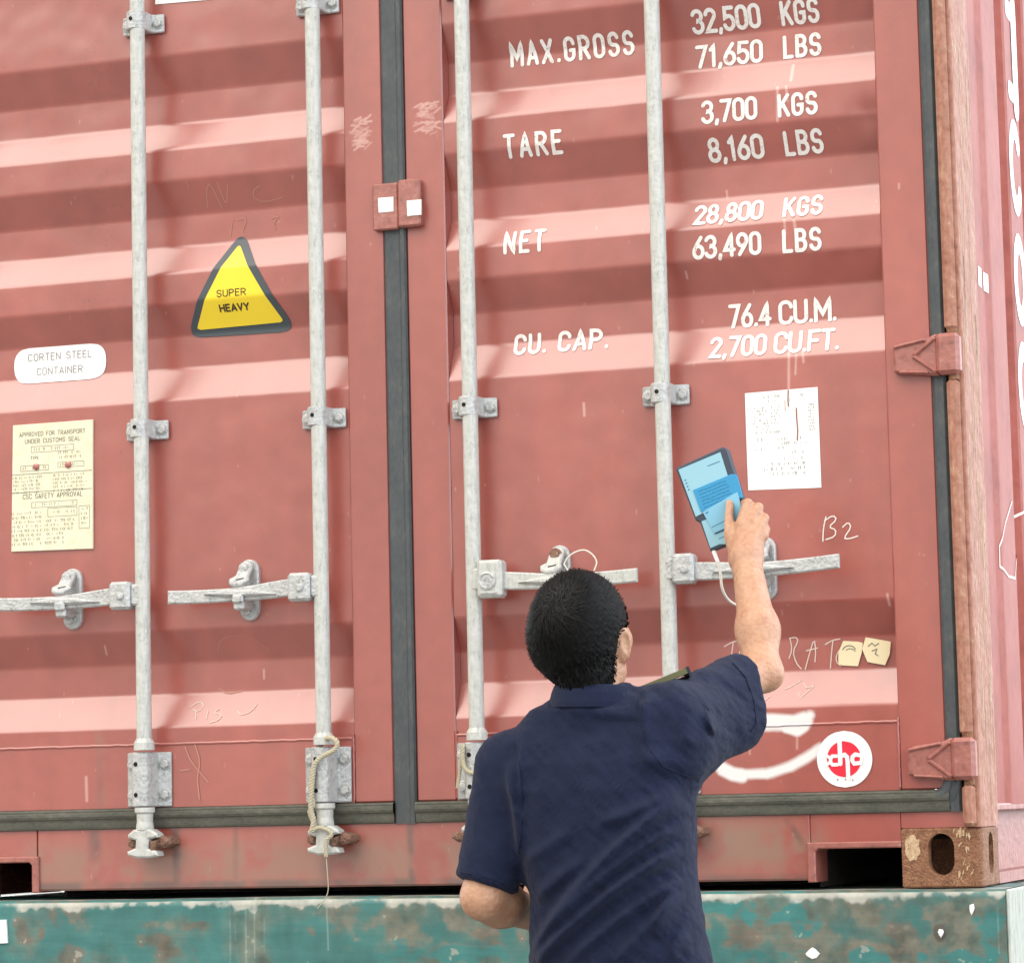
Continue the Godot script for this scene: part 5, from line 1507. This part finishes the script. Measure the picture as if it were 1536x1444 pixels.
	# fingers: [points, radii]
	var fing := [
		[[H.call(1112, 786, 0.012), H.call(1122, 755, -0.012), H.call(1113, 757, -0.040), H.call(1101, 764, -0.043)], [0.0112, 0.0100, 0.0088, 0.0078]],
		[[H.call(1127, 784, 0.010), H.call(1138, 761, -0.014), H.call(1128, 763, -0.043), H.call(1114, 770, -0.044)], [0.0112, 0.0100, 0.0088, 0.0078]],
		[[H.call(1139, 791, 0.010), H.call(1147, 777, -0.012), H.call(1137, 778, -0.041), H.call(1122, 782, -0.044)], [0.0108, 0.0096, 0.0085, 0.0075]],
		[[H.call(1145, 804, 0.012), H.call(1149, 794, -0.008), H.call(1140, 794, -0.036), H.call(1128, 796, -0.042)], [0.0100, 0.0088, 0.0078, 0.0070]],
		[[H.call(1104, 822, 0.020), H.call(1095, 798, 0.010), H.call(1091, 774, -0.004), H.call(1093, 757, -0.012)], [0.0165, 0.0140, 0.0118, 0.0100]]]
	var palm := [[rwr, H.call(1112, 796, 0.010), 0.0255, 0.0150], [rwr, H.call(1126, 793, 0.010), 0.0255, 0.0155], [rwr, H.call(1139, 799, 0.011), 0.0255, 0.0145]]
	var rf := mid_r
	var hand_f := func(p: Vector3) -> float:
		var d := cone(p, rf, rwr, 0.0355, 0.0270)
		for c in palm: d = smn(d, cone(p, c[0], c[1], c[2], c[3]), 0.016)
		for g in fing:
			var e := 9.0
			for k in 3:
				e = minf(e, cone(p, g[0][k], g[0][k + 1], g[1][k], g[1][k + 1]))
			d = smn(d, e, 0.007)
		return d
	var cut_r := rwr.lerp(rel, 0.16)
	var cutn := (rel - rwr).normalized()
	nets(body, arm_r, Vector3(minf(rsh.x, rwr.x) - 0.07, rsh.y - 0.08, rwr.z - 0.08), Vector3(rel.x + 0.08, rwr.y + 0.03, rsh.z + 0.07), 0.008, func(p: Vector3) -> bool: return (p - cut_r).dot(cutn) > -0.004)
	nets(body, hand_f, Vector3(H.call(1080, 0, 0).x - 0.02, cut_r.y - 0.05, zh - 0.075), Vector3(H.call(1160, 0, 0).x + 0.03, H.call(0, 735, 0).y + 0.02, zh + 0.11), 0.0034, func(p: Vector3) -> bool: return (p - cut_r).dot(cutn) < 0.003)
	var lel: Vector3 = J.lel; var lsh: Vector3 = J.lsh; var lwr: Vector3 = J.lwr
	var hl := wpx(800, 1348, 0.80)
	var lmid := lel.lerp(lwr, 0.3)
	var lf := []
	for k in 4:
		var o := Vector3(0.0, 0.012 * (1.5 - k), -0.004 * k)
		lf.push_back([hl + o + Vector3(0.0, 0, 0), hl + o + Vector3(0.012, 0.012, -0.045), hl + o + Vector3(0.036, 0.010, -0.052), hl + o + Vector3(0.048, 0.006, -0.036)])
	var thumb := [lwr.lerp(hl, 0.4) + Vector3(0.0, 0.012, 0.008), hl + Vector3(0.006, 0.036, 0.012), hl + Vector3(0.022, 0.052, 0.002), hl + Vector3(0.034, 0.058, -0.014)]
	var arm_l := func(p: Vector3) -> float:
		var d := cone(p, lsh, lel, 0.042, 0.035)
		d = smn(d, cone(p, lel, lmid, 0.036, 0.0375), 0.02)
		d = smn(d, cone(p, lmid, lwr, 0.0385, 0.028), 0.03)
		return d
	var lhand := func(p: Vector3) -> float:
		var d := cone(p, lmid, lwr, 0.0385, 0.028)
		d = smn(d, cone(p, lwr, hl + Vector3(0, 0.014, 0), 0.026, 0.018), 0.015)
		d = smn(d, cone(p, lwr, hl + Vector3(0, -0.016, 0), 0.026, 0.018), 0.015)
		for g in lf:
			var e := 9.0
			for k in 3: e = minf(e, cone(p, g[k], g[k + 1], 0.0095 - 0.0008 * k, 0.0087 - 0.0008 * k))
			d = smn(d, e, 0.006)
		var e2 := 9.0
		for k in 3: e2 = minf(e2, cone(p, thumb[k], thumb[k + 1], 0.013 - 0.0017 * k, 0.0113 - 0.0017 * k))
		return smn(d, e2, 0.008)
	var cl := lwr.lerp(lel, 0.2); var cln := (lel - lwr).normalized()
	nets(body, arm_l, Vector3(lel.x - 0.07, minf(lel.y, lwr.y) - 0.07, lwr.z - 0.05), Vector3(maxf(lsh.x, lwr.x) + 0.07, lsh.y + 0.06, lel.z + 0.07), 0.008, func(p: Vector3) -> bool: return (p - cl).dot(cln) > -0.004)
	nets(body, lhand, Vector3(minf(lwr.x, hl.x) - 0.06, minf(lwr.y, hl.y) - 0.05, hl.z - 0.08), Vector3(maxf(lwr.x, hl.x) + 0.08, hl.y + 0.09, lwr.z + 0.07), 0.0042, func(p: Vector3) -> bool: return (p - cl).dot(cln) < 0.003)
	for k in body.v.size(): body.v[k] -= base
	put("body", body, M.skin, person)
	print("body ", body.v.size() / 3)
	# hair cap
	var nape: Vector3 = wpx(878, 1012, 1.025)
	var hair_f := func(p: Vector3) -> float:
		var d := ellipsoid(p, cran, Vector3(0.0835, 0.0975, 0.1015), HB)
		d = smn(d, cone(p, HC + HB * Vector3(0.0, -0.03, 0.03), nape, 0.072, 0.050), 0.03)
		var q := (p - HC) * HB
		# hairline: forehead, temples, round the ears, nape
		var cut := (-q.z - 0.082) * 0.8 + (0.040 - q.y) * 0.55 - 0.016
		var zl := 0.016 if q.x > 0.0 else -0.030
		var low := minf(-q.y - 0.006, zl + (-q.y - 0.006) * 0.30 - q.z)
		var c := maxf(cut, low)
		var fz := sin(p.x * 900.0) * sin(p.y * 730.0) * sin(p.z * 810.0) * 0.0012
		return maxf(d, c) + fz
	var hair := MB.new()
	nets(hair, hair_f, HC + Vector3(-0.12, -0.16, -0.13), HC + Vector3(0.12, 0.13, 0.13), 0.005)
	# strands combed out from the whorl, thin around it so the scalp shows
	var whorl := (wpx(838, 912, 1.06) - HC).normalized()
	var rng := RandomNumberGenerator.new(); rng.seed = 404
	var str_ := MB.new(); str_.colored = true
	var tries := 0; var made := 0
	while made < 14000 and tries < 70000:
		tries += 1
		var dir := Vector3(rng.randfn(), rng.randfn(), rng.randfn()).normalized()
		var p := HC + dir * 0.12
		for k in 6: p -= dir * hair_f.call(p) * 0.9
		if absf(hair_f.call(p)) > 0.0025: continue
		if (p - HC).dot(HB * Vector3(0, 0, -1)) > 0.085: continue
		var t := (dir - whorl * dir.dot(whorl))
		var ang := dir.angle_to(whorl)
		t = (t.normalized() + whorl.cross(dir).normalized() * (0.9 * exp(-ang * 2.2))).normalized()
		t = (t + Vector3(rng.randfn(), rng.randfn(), rng.randfn()) * (0.14 + 0.5 * exp(-ang * ang * 5.0))).normalized()
		var nrm := dir
		var len_ := rng.randf_range(0.018, 0.042)
		var w := rng.randf_range(0.0004, 0.0009)
		str_.col = [Color(0.003, 0.003, 0.0034), Color(0.0042, 0.0042, 0.0046), Color(0.006, 0.0056, 0.0054)][rng.randi() % 3]
		var lift := rng.randf_range(0.0012, 0.0042)
		var sd := t.cross(nrm).normalized() * w
		var prev := p - nrm * 0.001
		for k in 3:
			var f := (k + 1) / 3.0
			var q := p + t * len_ * f + nrm * (0.0022 * sin(f * 2.4) - 0.22 * len_ * len_ * f * f * 10.0) 
			var dq: float = hair_f.call(q)
			if dq > 0.008: break
			q += nrm * clampf(lift - dq, -0.01, 0.01)
			str_.squad(prev - sd, prev + sd, q + sd * (1.0 - f * 0.7), q - sd * (1.0 - f * 0.7), nrm, nrm, nrm, nrm)
			prev = q
		made += 1
	for k in hair.v.size(): hair.v[k] -= base
	var hm := put("hair", hair, M.hair, person)
	for k in str_.v.size(): str_.v[k] -= base
	put("hair_strands", str_, M.strand, hm).set_meta("kind", "stuff")
	print("hair ", hair.v.size() / 3, " strands ", made)
	build_shirt(person, base)
	# eyes, facing the doors
	for e in [eye_l, eye_r]:
		var eb := MB.new()
		eb.lathe(e + (HB * Vector3(0, 0, 1)) * 0.012, HB * Vector3(0, 0, -1), PackedVector2Array([Vector2(0.011, 0), Vector2(0.0105, 0.004), Vector2(0.008, 0.008), Vector2(0.004, 0.0105), Vector2(0, 0.011)]), 14)
		for k in eb.v.size(): eb.v[k] -= base
		put("eye", eb, M.white, person)

func foldh(p: Vector3) -> float:
	var s := 0.0
	for f in folds:
		var a: Vector2 = f[0]; var b: Vector2 = f[1]
		var q := Vector2(p.x, p.y)
		var ab := b - a
		var t := (q - a).dot(ab) / ab.length_squared()
		if t < -0.15 or t > 1.15: continue
		var tc := clampf(t, 0, 1)
		var c: Vector2 = a + ab * tc + ab.orthogonal().normalized() * (f[4] * sin(tc * PI))
		var d: float = (q - c).length() / f[2]
		if d > 2.6: continue
		s += f[3] * exp(-d * d) * smoothstep(-0.15, 0.2, t) * smoothstep(1.15, 0.8, t)
	return s

func build_shirt(person: Node3D, base: Vector3) -> void:
	var J := joints
	# fold ridges traced on the back of the shirt: [a, b, width, height, bend]
	var F := func(x0: float, y0: float, x1: float, y1: float, w: float, h: float, bend := 0.0) -> void:
		var a := wpx(x0, y0, 1.09); var b := wpx(x1, y1, 1.09)
		folds.push_back([Vector2(a.x, a.y), Vector2(b.x, b.y), w, h, bend])
	F.call(1046, 1172, 800, 1420, 0.012, 0.011, 0.012)
	F.call(1030, 1170, 905, 1235, 0.012, 0.006, -0.008)
	F.call(1048, 1215, 830, 1395, 0.010, 0.009, 0.010)
	F.call(1036, 1260, 808, 1438, 0.011, 0.011, 0.008)
	F.call(1046, 1300, 860, 1440, 0.010, 0.007, 0.006)
	F.call(1040, 1290, 985, 1400, 0.010, 0.006, 0.006)
	F.call(1030, 1330, 930, 1440, 0.011, 0.007, 0.0)
	F.call(1060, 1330, 1000, 1440, 0.011, 0.006, 0.0)
	F.call(880, 1290, 805, 1345, 0.012, 0.005, 0.0)
	F.call(860, 1250, 790, 1290, 0.013, 0.004, 0.0)
	F.call(960, 1045, 965, 1110, 0.010, 0.005, 0.004)
	F.call(1066, 1020, 1092, 1125, 0.010, 0.009, 0.012)
	F.call(1048, 1022, 1058, 1110, 0.009, 0.007, 0.010)
	F.call(1090, 1008, 1112, 1075, 0.009, 0.006, 0.008)
	F.call(1020, 1035, 1025, 1130, 0.014, 0.004, 0.004)
	F.call(960, 1130, 1050, 1165, 0.018, 0.006, 0.0)
	F.call(760, 1150, 775, 1280, 0.010, 0.006, -0.004)
	F.call(735, 1180, 742, 1300, 0.012, 0.004, 0.0)
	F.call(705, 1270, 760, 1290, 0.011, 0.004, 0.0)
	F.call(778, 1118, 782, 1200, 0.005, 0.0025, 0.0)
	F.call(845, 1062, 955, 1075, 0.010, 0.003, 0.0)
	# torso rows: px left, px right, y, centre z, half depth
	var rows := [[820, 985, 1085, 0.985, 0.060], [775, 1030, 1115, 0.985, 0.092], [760, 1040, 1145, 0.985, 0.110], [760, 1046, 1185, 0.985, 0.122], [771, 1046, 1240, 0.985, 0.124], [785, 1046, 1300, 0.985, 0.122], [798, 1052, 1350, 0.985, 0.120], [797, 1060, 1400, 0.985, 0.120], [797, 1069, 1444, 0.985, 0.122], [795, 1076, 1530, 0.985, 0.125]]
	var ry := []; var rc := []; var ra := []; var rb := []
	for r in rows:
		var l := wpx(r[0], r[2], r[3]); var q := wpx(r[1], r[2], r[3])
		ry.push_back((l.y + q.y) * 0.5); rc.push_back((l + q) * 0.5)
		ra.push_back((q.x - l.x) * 0.5 * 0.955); rb.push_back(r[4])
	var lsh: Vector3 = J.lsh; var rsh: Vector3 = J.rsh; var neck: Vector3 = J.neck
	var lhem := wpx(727, 1329, 1.045); var rhem := wpx(1124, 1050, 0.76)
	var rhem_hi := wpx(1110, 1027, 0.75); var rhem_lo := wpx(1124, 1080, 0.77)
	var lel: Vector3 = J.lel; var rel: Vector3 = J.rel
	var lnrm := (lel - lsh).normalized() + Vector3(-0.10, 0.0, 0.0); lnrm = lnrm.normalized()
	var hem_a := wpx(1110, 988, 0.73); var hem_b := wpx(1146, 1098, 0.77)
	var hd := (hem_b - hem_a).normalized()
	var rdir := (rhem - rsh).normalized()
	var rnrm := (rdir - hd * rdir.dot(hd)).normalized()
	var ntop := wpx(889, 1027, 1.0)
	var hemz := FastNoiseLite.new(); hemz.seed = 5; hemz.frequency = 6.0
	var ls2 := lsh + Vector3(0.0, 0.0, 0.0)
	var trap_l := wpx(842, 1098, 1.0); var trap_r := wpx(945, 1084, 0.99)
	var colB := wpx(889, 1078, 1.0)
	var f := func(p: Vector3) -> float:
		# torso
		var k := 0
		while k < ry.size() - 2 and p.y < ry[k + 1]: k += 1
		var t := clampf((ry[k] - p.y) / (ry[k] - ry[k + 1]), 0.0, 1.0)
		var c: Vector3 = rc[k].lerp(rc[k + 1], t)
		var a := lerpf(ra[k], ra[k + 1], t); var bb := lerpf(rb[k], rb[k + 1], t)
		var qx := (p.x - c.x) / a; var qz := (p.z - c.z) / bb
		var e := pow(pow(absf(qx), 2.4) + pow(absf(qz), 2.4), 1.0 / 2.4)
		var d := (e - 1.0) * minf(a, bb) * 0.9
		d = maxf(d, (p.y - ry[0]) * 0.8)
		# yoke from neck to both shoulders
		var y := cone(p, trap_l, lsh, 0.042, 0.056)
		y = smn(y, cone(p, trap_r, rsh, 0.044, 0.070), 0.02)
		y = smn(y, cone(p, trap_l, trap_r, 0.050, 0.050), 0.03)
		d = smn(d, y, 0.06)
		# sleeves
		var sl := cone(p, lsh, lhem, 0.058, 0.0545)
		sl = smx(sl, (p - lhem).dot(lnrm), 0.012)
		d = smn(d, sl, 0.022)
		var sr := cone(p, rsh, rhem_hi, 0.068, 0.0565)
		sr = smn(sr, cone(p, rsh + Vector3(0.0, -0.03, 0.0), rhem_lo, 0.068, 0.047), 0.03)
		sr = smx(sr, (p - rhem).dot(rnrm), 0.014)
		d = smn(d, sr, 0.05)
		# stand collar
		var cr := cone(p, colB, ntop, 0.0690, 0.0640)
		cr = maxf(cr, (p - ntop).dot(Vector3(-0.06, 0.95, 0.12).normalized()) + 0.004)
		d = smn(d, cr, 0.020)
		if absf(d) < 0.03:
			if p.z > 0.99 - 0.2: d -= 1.8 * foldh(p) * smoothstep(-0.01, 0.05, p.z - c.z + 0.02) * lerpf(1.0, smoothstep(1.02, 0.80, absf(qx)), smoothstep(rsh.y - 0.03, rsh.y - 0.11, p.y))
			d += hemz.get_noise_3d(p.x * 1.6, p.y * 1.6, p.z * 1.6) * 0.0035
			# fine creasing that runs with the pull of the raised arm
			var al := (p.x - p.y) * 0.7; var ac := (p.x + p.y) * 0.7
			d += hemz.get_noise_3d(al * 2.0 + 7.0, ac * 9.0, p.z * 2.0) * 0.0030
		return d
	var b := MB.new()
	var lo := Vector3(lhem.x - 0.09, wpx(930, 1500, 1.0).y, 0.985 - 0.36); var hi := Vector3(hem_b.x + 0.04, maxf(ntop.y, hem_a.y) + 0.035, 1.16)
	nets(b, f, lo, hi, 0.0062)
	print("shirt ", b.v.size() / 3)
	for k in b.v.size(): b.v[k] -= base
	var shirt := put("shirt", b, M.shirt, person)
	# turned-down collar
	var cax := (ntop - colB).normalized()
	var cl := MB.new()
	cl.lathe(ntop - cax * 0.040 - base, cax, PackedVector2Array([Vector2(0.0700, 0.0), Vector2(0.0758, 0.0008), Vector2(0.0752, 0.010), Vector2(0.0715, 0.026), Vector2(0.0672, 0.037), Vector2(0.0645, 0.0395), Vector2(0.0615, 0.036)]), 48)
	put("collar", cl, M.shirt, shirt)
	# sewn seams, laid on the cloth
	for sm in [[770, 1112, 779, 1150, 783, 1200, 781, 1245, 777, 1285], [958, 1047, 964, 1085, 972, 1120, 996, 1150, 1040, 1168], [690, 1307, 715, 1312, 740, 1318, 762, 1326], [1100, 994, 1119, 1016, 1131, 1050, 1135, 1085, 1127, 1098]]:
		var pp := PackedVector3Array()
		for k in range(0, sm.size() - 2, 2):
			for j in 8:
				var fx := lerpf(sm[k], sm[k + 2], j / 8.0); var fy := lerpf(sm[k + 1], sm[k + 3], j / 8.0)
				var z := 1.20
				while z > 0.62 and f.call(wpx(fx, fy, z)) > 0.0012: z -= 0.003
				if z > 0.63: pp.push_back(wpx(fx, fy, z) - base)
		if pp.size() > 3:
			var sb2 := MB.new()
			sb2.tube(pp, 0.0013, 6)
			put("seam", sb2, M.shirt, shirt)
	# shoulder boards
	for s in [1, -1]:
		var a: Vector3; var e: Vector3
		if s > 0: a = wpx(949, 1034, 0.97); e = wpx(1026, 1003, 0.93)
		else: a = wpx(842, 1060, 0.985); e = wpx(775, 1100, 0.985)
		var ax := (e - a).normalized()
		var sd := Vector3(0, 0.12, -1.0); sd = (sd - ax * sd.dot(ax)).normalized()
		var nn := ax.cross(sd).normalized()
		if nn.y < 0: nn = -nn
		var L := (e - a).length()
		var eb := MB.new()
		var poly := PackedVector2Array([Vector2(0, -0.018), Vector2(L, -0.023), Vector2(L, 0.023), Vector2(0, 0.018), Vector2(-0.012, 0.0)])
		var xf := Transform3D(Basis(ax, nn.cross(ax) if true else sd, nn), a - base)
		eb.prism(poly, -0.010, 0.0, 0.001, xf)
		var ep := put("shoulder_board", eb, M.olive, shirt)
		var tb := MB.new()
		tb.prism(PackedVector2Array([Vector2(L + 0.0003, -0.024), Vector2(L + 0.005, -0.024), Vector2(L + 0.005, 0.024), Vector2(L + 0.0003, 0.024)]), -0.018, 0.001, 0.001, xf)
		put("board_edge", tb, M.navy, shirt)
	# trousers, belt and shoes, below the picture
	var hip: Vector3 = J.hip
	var hipl := hip + Vector3(-0.09, -0.04, 0); var hipr := hip + Vector3(0.09, -0.04, 0)
	var knl := Vector3(hip.x - 0.11, 0.50, hip.z - 0.03); var knr := Vector3(hip.x + 0.11, 0.50, hip.z - 0.03)
	var anl := Vector3(hip.x - 0.12, 0.085, hip.z + 0.01); var anr := Vector3(hip.x + 0.12, 0.085, hip.z + 0.01)
	var wst: Vector3 = rc[8]
	var tf := func(p: Vector3) -> float:
		var q := Vector3((p.x - wst.x) * 0.78, p.y, p.z - wst.z)
		var d := cone(q, Vector3(0, wst.y + 0.0, 0), Vector3(0, hip.y - 0.05, 0), 0.114, 0.124)
		d = maxf(d, p.y - wst.y + 0.01)
		d = smn(d, cone(p, hipl, knl, 0.098, 0.075), 0.03)
		d = smn(d, cone(p, hipr, knr, 0.098, 0.075), 0.03)
		d = minf(d, cone(p, knl, anl, 0.075, 0.062)); d = minf(d, cone(p, knr, anr, 0.075, 0.062))
		return maxf(d, 0.05 - p.y)
	var tb2 := MB.new()
	nets(tb2, tf, Vector3(hip.x - 0.28, 0.03, hip.z - 0.19), Vector3(hip.x + 0.28, wst.y + 0.03, hip.z + 0.19), 0.016)
	for k in tb2.v.size(): tb2.v[k] -= base
	put("trousers", tb2, M.trouser, person)
	for an in [anl, anr]:
		var sf := func(p: Vector3) -> float:
			var d := cone(p, an + Vector3(0, -0.045, 0.03), an + Vector3(0, -0.05, -0.16), 0.046, 0.040)
			d = smn(d, cone(p, an, an + Vector3(0, -0.04, 0), 0.044, 0.045), 0.03)
			return maxf(d, -p.y)
		var sb := MB.new()
		nets(sb, sf, an + Vector3(-0.08, -0.10, -0.24), an + Vector3(0.08, 0.06, 0.11), 0.011)
		for k in sb.v.size(): sb.v[k] -= base
		put("shoe", sb, M.navy, person)

func build_device() -> void:
	var zf := 0.498; var th := 0.014
	var dev := Node3D.new(); dev.name = "handheld_reader"
	var ctr := wpx(1065, 750, zf)
	dev.position = ctr
	add_child(dev)
	tag(dev, "handheld reader in a dark case with pale blue cards, held up by the person", "handheld reader")
	var Q := func(l: Array) -> PackedVector2Array:
		var o := PackedVector2Array()
		for k in range(0, l.size(), 2):
			var p := wpx(l[k], l[k + 1], zf)
			o.push_back(Vector2(p.x - ctr.x, p.y - ctr.y))
		return o
	var b := MB.new()
	b.prism(rounded(Q.call([1013, 702, 1084, 670, 1092, 674, 1104, 712, 1116, 748, 1098, 815, 1066, 828, 1050, 784, 1043, 780]), 0.004, 3), -th, 0.0, 0.003)
	put("case", b, M.case, dev)
	var s := MB.new()
	s.prism(Q.call([1018, 704.5, 1081, 678, 1102, 745, 1044, 775]), 0.0002, 0.0012)
	put("panel", s, M.screen_pale, dev)
	var s2 := MB.new()
	s2.prism(Q.call([1052.5, 782, 1105, 760, 1098, 812, 1091, 816, 1080, 816, 1066, 822]), 0.0002, 0.0012)
	put("panel", s2, M.screen_pale, dev)
	var bd := MB.new()
	bd.prism(Q.call([1040, 735, 1098, 711, 1106, 712, 1115.5, 746, 1108, 748, 1052, 768]), 0.0013, 0.003, 0.0005)
	put("blue_band", bd, M.band, dev)
	var cd := MB.new()
	cd.prism(Q.call([1055, 768, 1107, 738, 1114, 764, 1108, 784, 1072, 800]), 0.0031, 0.0042, 0.0004)
	put("card", cd, M.card, dev)
	var ln := MB.new()
	var W2 := func(l: Array, w: float, z: float) -> void:
		var q: PackedVector2Array = Q.call(l)
		var arr := []
		for p in q: arr.push_back(p)
		ribbon(ln, arr, w, 0.0, flat_at(z))
	for k in 6:
		var t := k / 5.0
		var u := 0.02
		while u < 0.95:
			var u2 := minf(u + 0.06 + 0.05 * sin(u * 37.0 + k * 2.1), 1.0)
			W2.call([lerpf(1048, 1056, t) + 44.0 * u, lerpf(738, 762, t) - 18.0 * u, lerpf(1048, 1056, t) + 44.0 * u2, lerpf(738, 762, t) - 18.0 * u2 - 0.8 * sin(u * 50.0)], 0.0013, 0.0032)
			u = u2 + 0.035
	for k in 4: W2.call([1028 + k * 1.7, 720.5 + k * 4.7, 1029 + k * 1.7, 720 + k * 4.7], 0.0024, 0.0014)
	W2.call([1062, 699, 1080, 692], 0.0014, 0.0014)
	W2.call([1069, 791, 1089, 781], 0.0012, 0.0044)
	W2.call([1073, 801, 1090, 794], 0.0016, 0.0014)
	W2.call([1079, 808, 1088, 804], 0.0014, 0.0014)
	W2.call([1060, 770, 1063, 768], 0.0022, 0.0044)
	put("print", ln, M.bandink, dev)
	var cb := MB.new()
	var path := PackedVector3Array()
	for k in [[1070.5, 824, 0.0], [1073, 833, 0.002], [1078, 845, 0.004], [1081, 862, 0.004], [1083, 880, 0.0], [1088, 893, -0.01], [1097, 903, -0.03], [1112, 909, -0.05], [1128, 905, -0.06]]:
		path.push_back(wpx(k[0], k[1], zf - 0.006 + k[2]) - ctr)
	cb.tube(twist(path, 50), 0.0026, 8)
	var pl := MB.new()
	pl.tube(PackedVector3Array([wpx(1069.5, 822, zf - 0.006) - ctr, wpx(1072, 830, zf - 0.005) - ctr, wpx(1077, 843, zf - 0.003) - ctr]), 0.0046, 10, 0.0036)
	var co := put("cable", cb, M.cable, dev)
	put("plug", pl, M.white, co)

# ---------------------------------------------------------------- scene
func _ready() -> void:
	var cam := Camera3D.new(); cam.name = "camera"
	cam.transform = Transform3D(cam_basis.orthonormalized(), CAMPOS + Vector3(0, GY, 0))
	cam.fov = 2.0 * rad_to_deg(atan(722.0 / FOCAL))
	cam.near = 0.05; cam.far = 2000.0
	add_child(cam)
	cam.current = true
	var env := Environment.new()
	env.background_mode = Environment.BG_SKY
	var sky := Sky.new()
	var sm := ProceduralSkyMaterial.new()
	sm.sky_top_color = Color(0.94, 0.965, 1.0); sm.sky_horizon_color = Color(0.93, 0.945, 0.965)
	sm.sky_curve = 0.2
	sm.ground_bottom_color = Color(0.45, 0.44, 0.42); sm.ground_horizon_color = Color(0.80, 0.81, 0.82)
	sky.sky_material = sm
	env.sky = sky
	env.tonemap_mode = Environment.TONE_MAPPER_LINEAR
	env.tonemap_exposure = 4.2
	env.sdfgi_enabled = true; env.ssao_enabled = true; env.ssil_enabled = true
	var we := WorldEnvironment.new(); we.name = "world_environment"; we.environment = env
	add_child(we)
	var sun := DirectionalLight3D.new(); sun.name = "sun"
	sun.light_energy = 0.24; sun.light_angular_distance = 60.0
	sun.light_color = Color(1.0, 0.97, 0.93)
	sun.shadow_enabled = true
	add_child(sun)
	sun.look_at_from_position(Vector3(-4.0, 9.0, 6.5), Vector3.ZERO)

	wave.seed = 4; wave.frequency = 0.006; wave.fractal_octaves = 2
	make_materials()
	M.flake = tri_mat(mottle(87, 256, [Color(0.30, 0.17, 0.09), Color(0.50, 0.34, 0.20), Color(0.62, 0.50, 0.36)], 0.03, 0.09, 0.5), 0.1, 0.6, 0.4)
	print("materials")
	var gr := MB.new()
	gr.quad(Vector3(-300, 0, -300), Vector3(300, 0, -300), Vector3(300, 0, 300), Vector3(-300, 0, 300), Vector3.UP)
	var ground := put("ground", gr, tri_mat(mottle(89, 512, [Color(0.16, 0.155, 0.145), Color(0.22, 0.215, 0.20), Color(0.27, 0.265, 0.25)], 0.01, 0.05, 0.4), 3.0, 0.85, 0.3), self)
	ground.set_meta("kind", "structure")
	build_container()
	print("container")
	lettering()
	print("lettering")
	build_trailer()
	build_small()
	build_person()
	build_device()
	print("done")
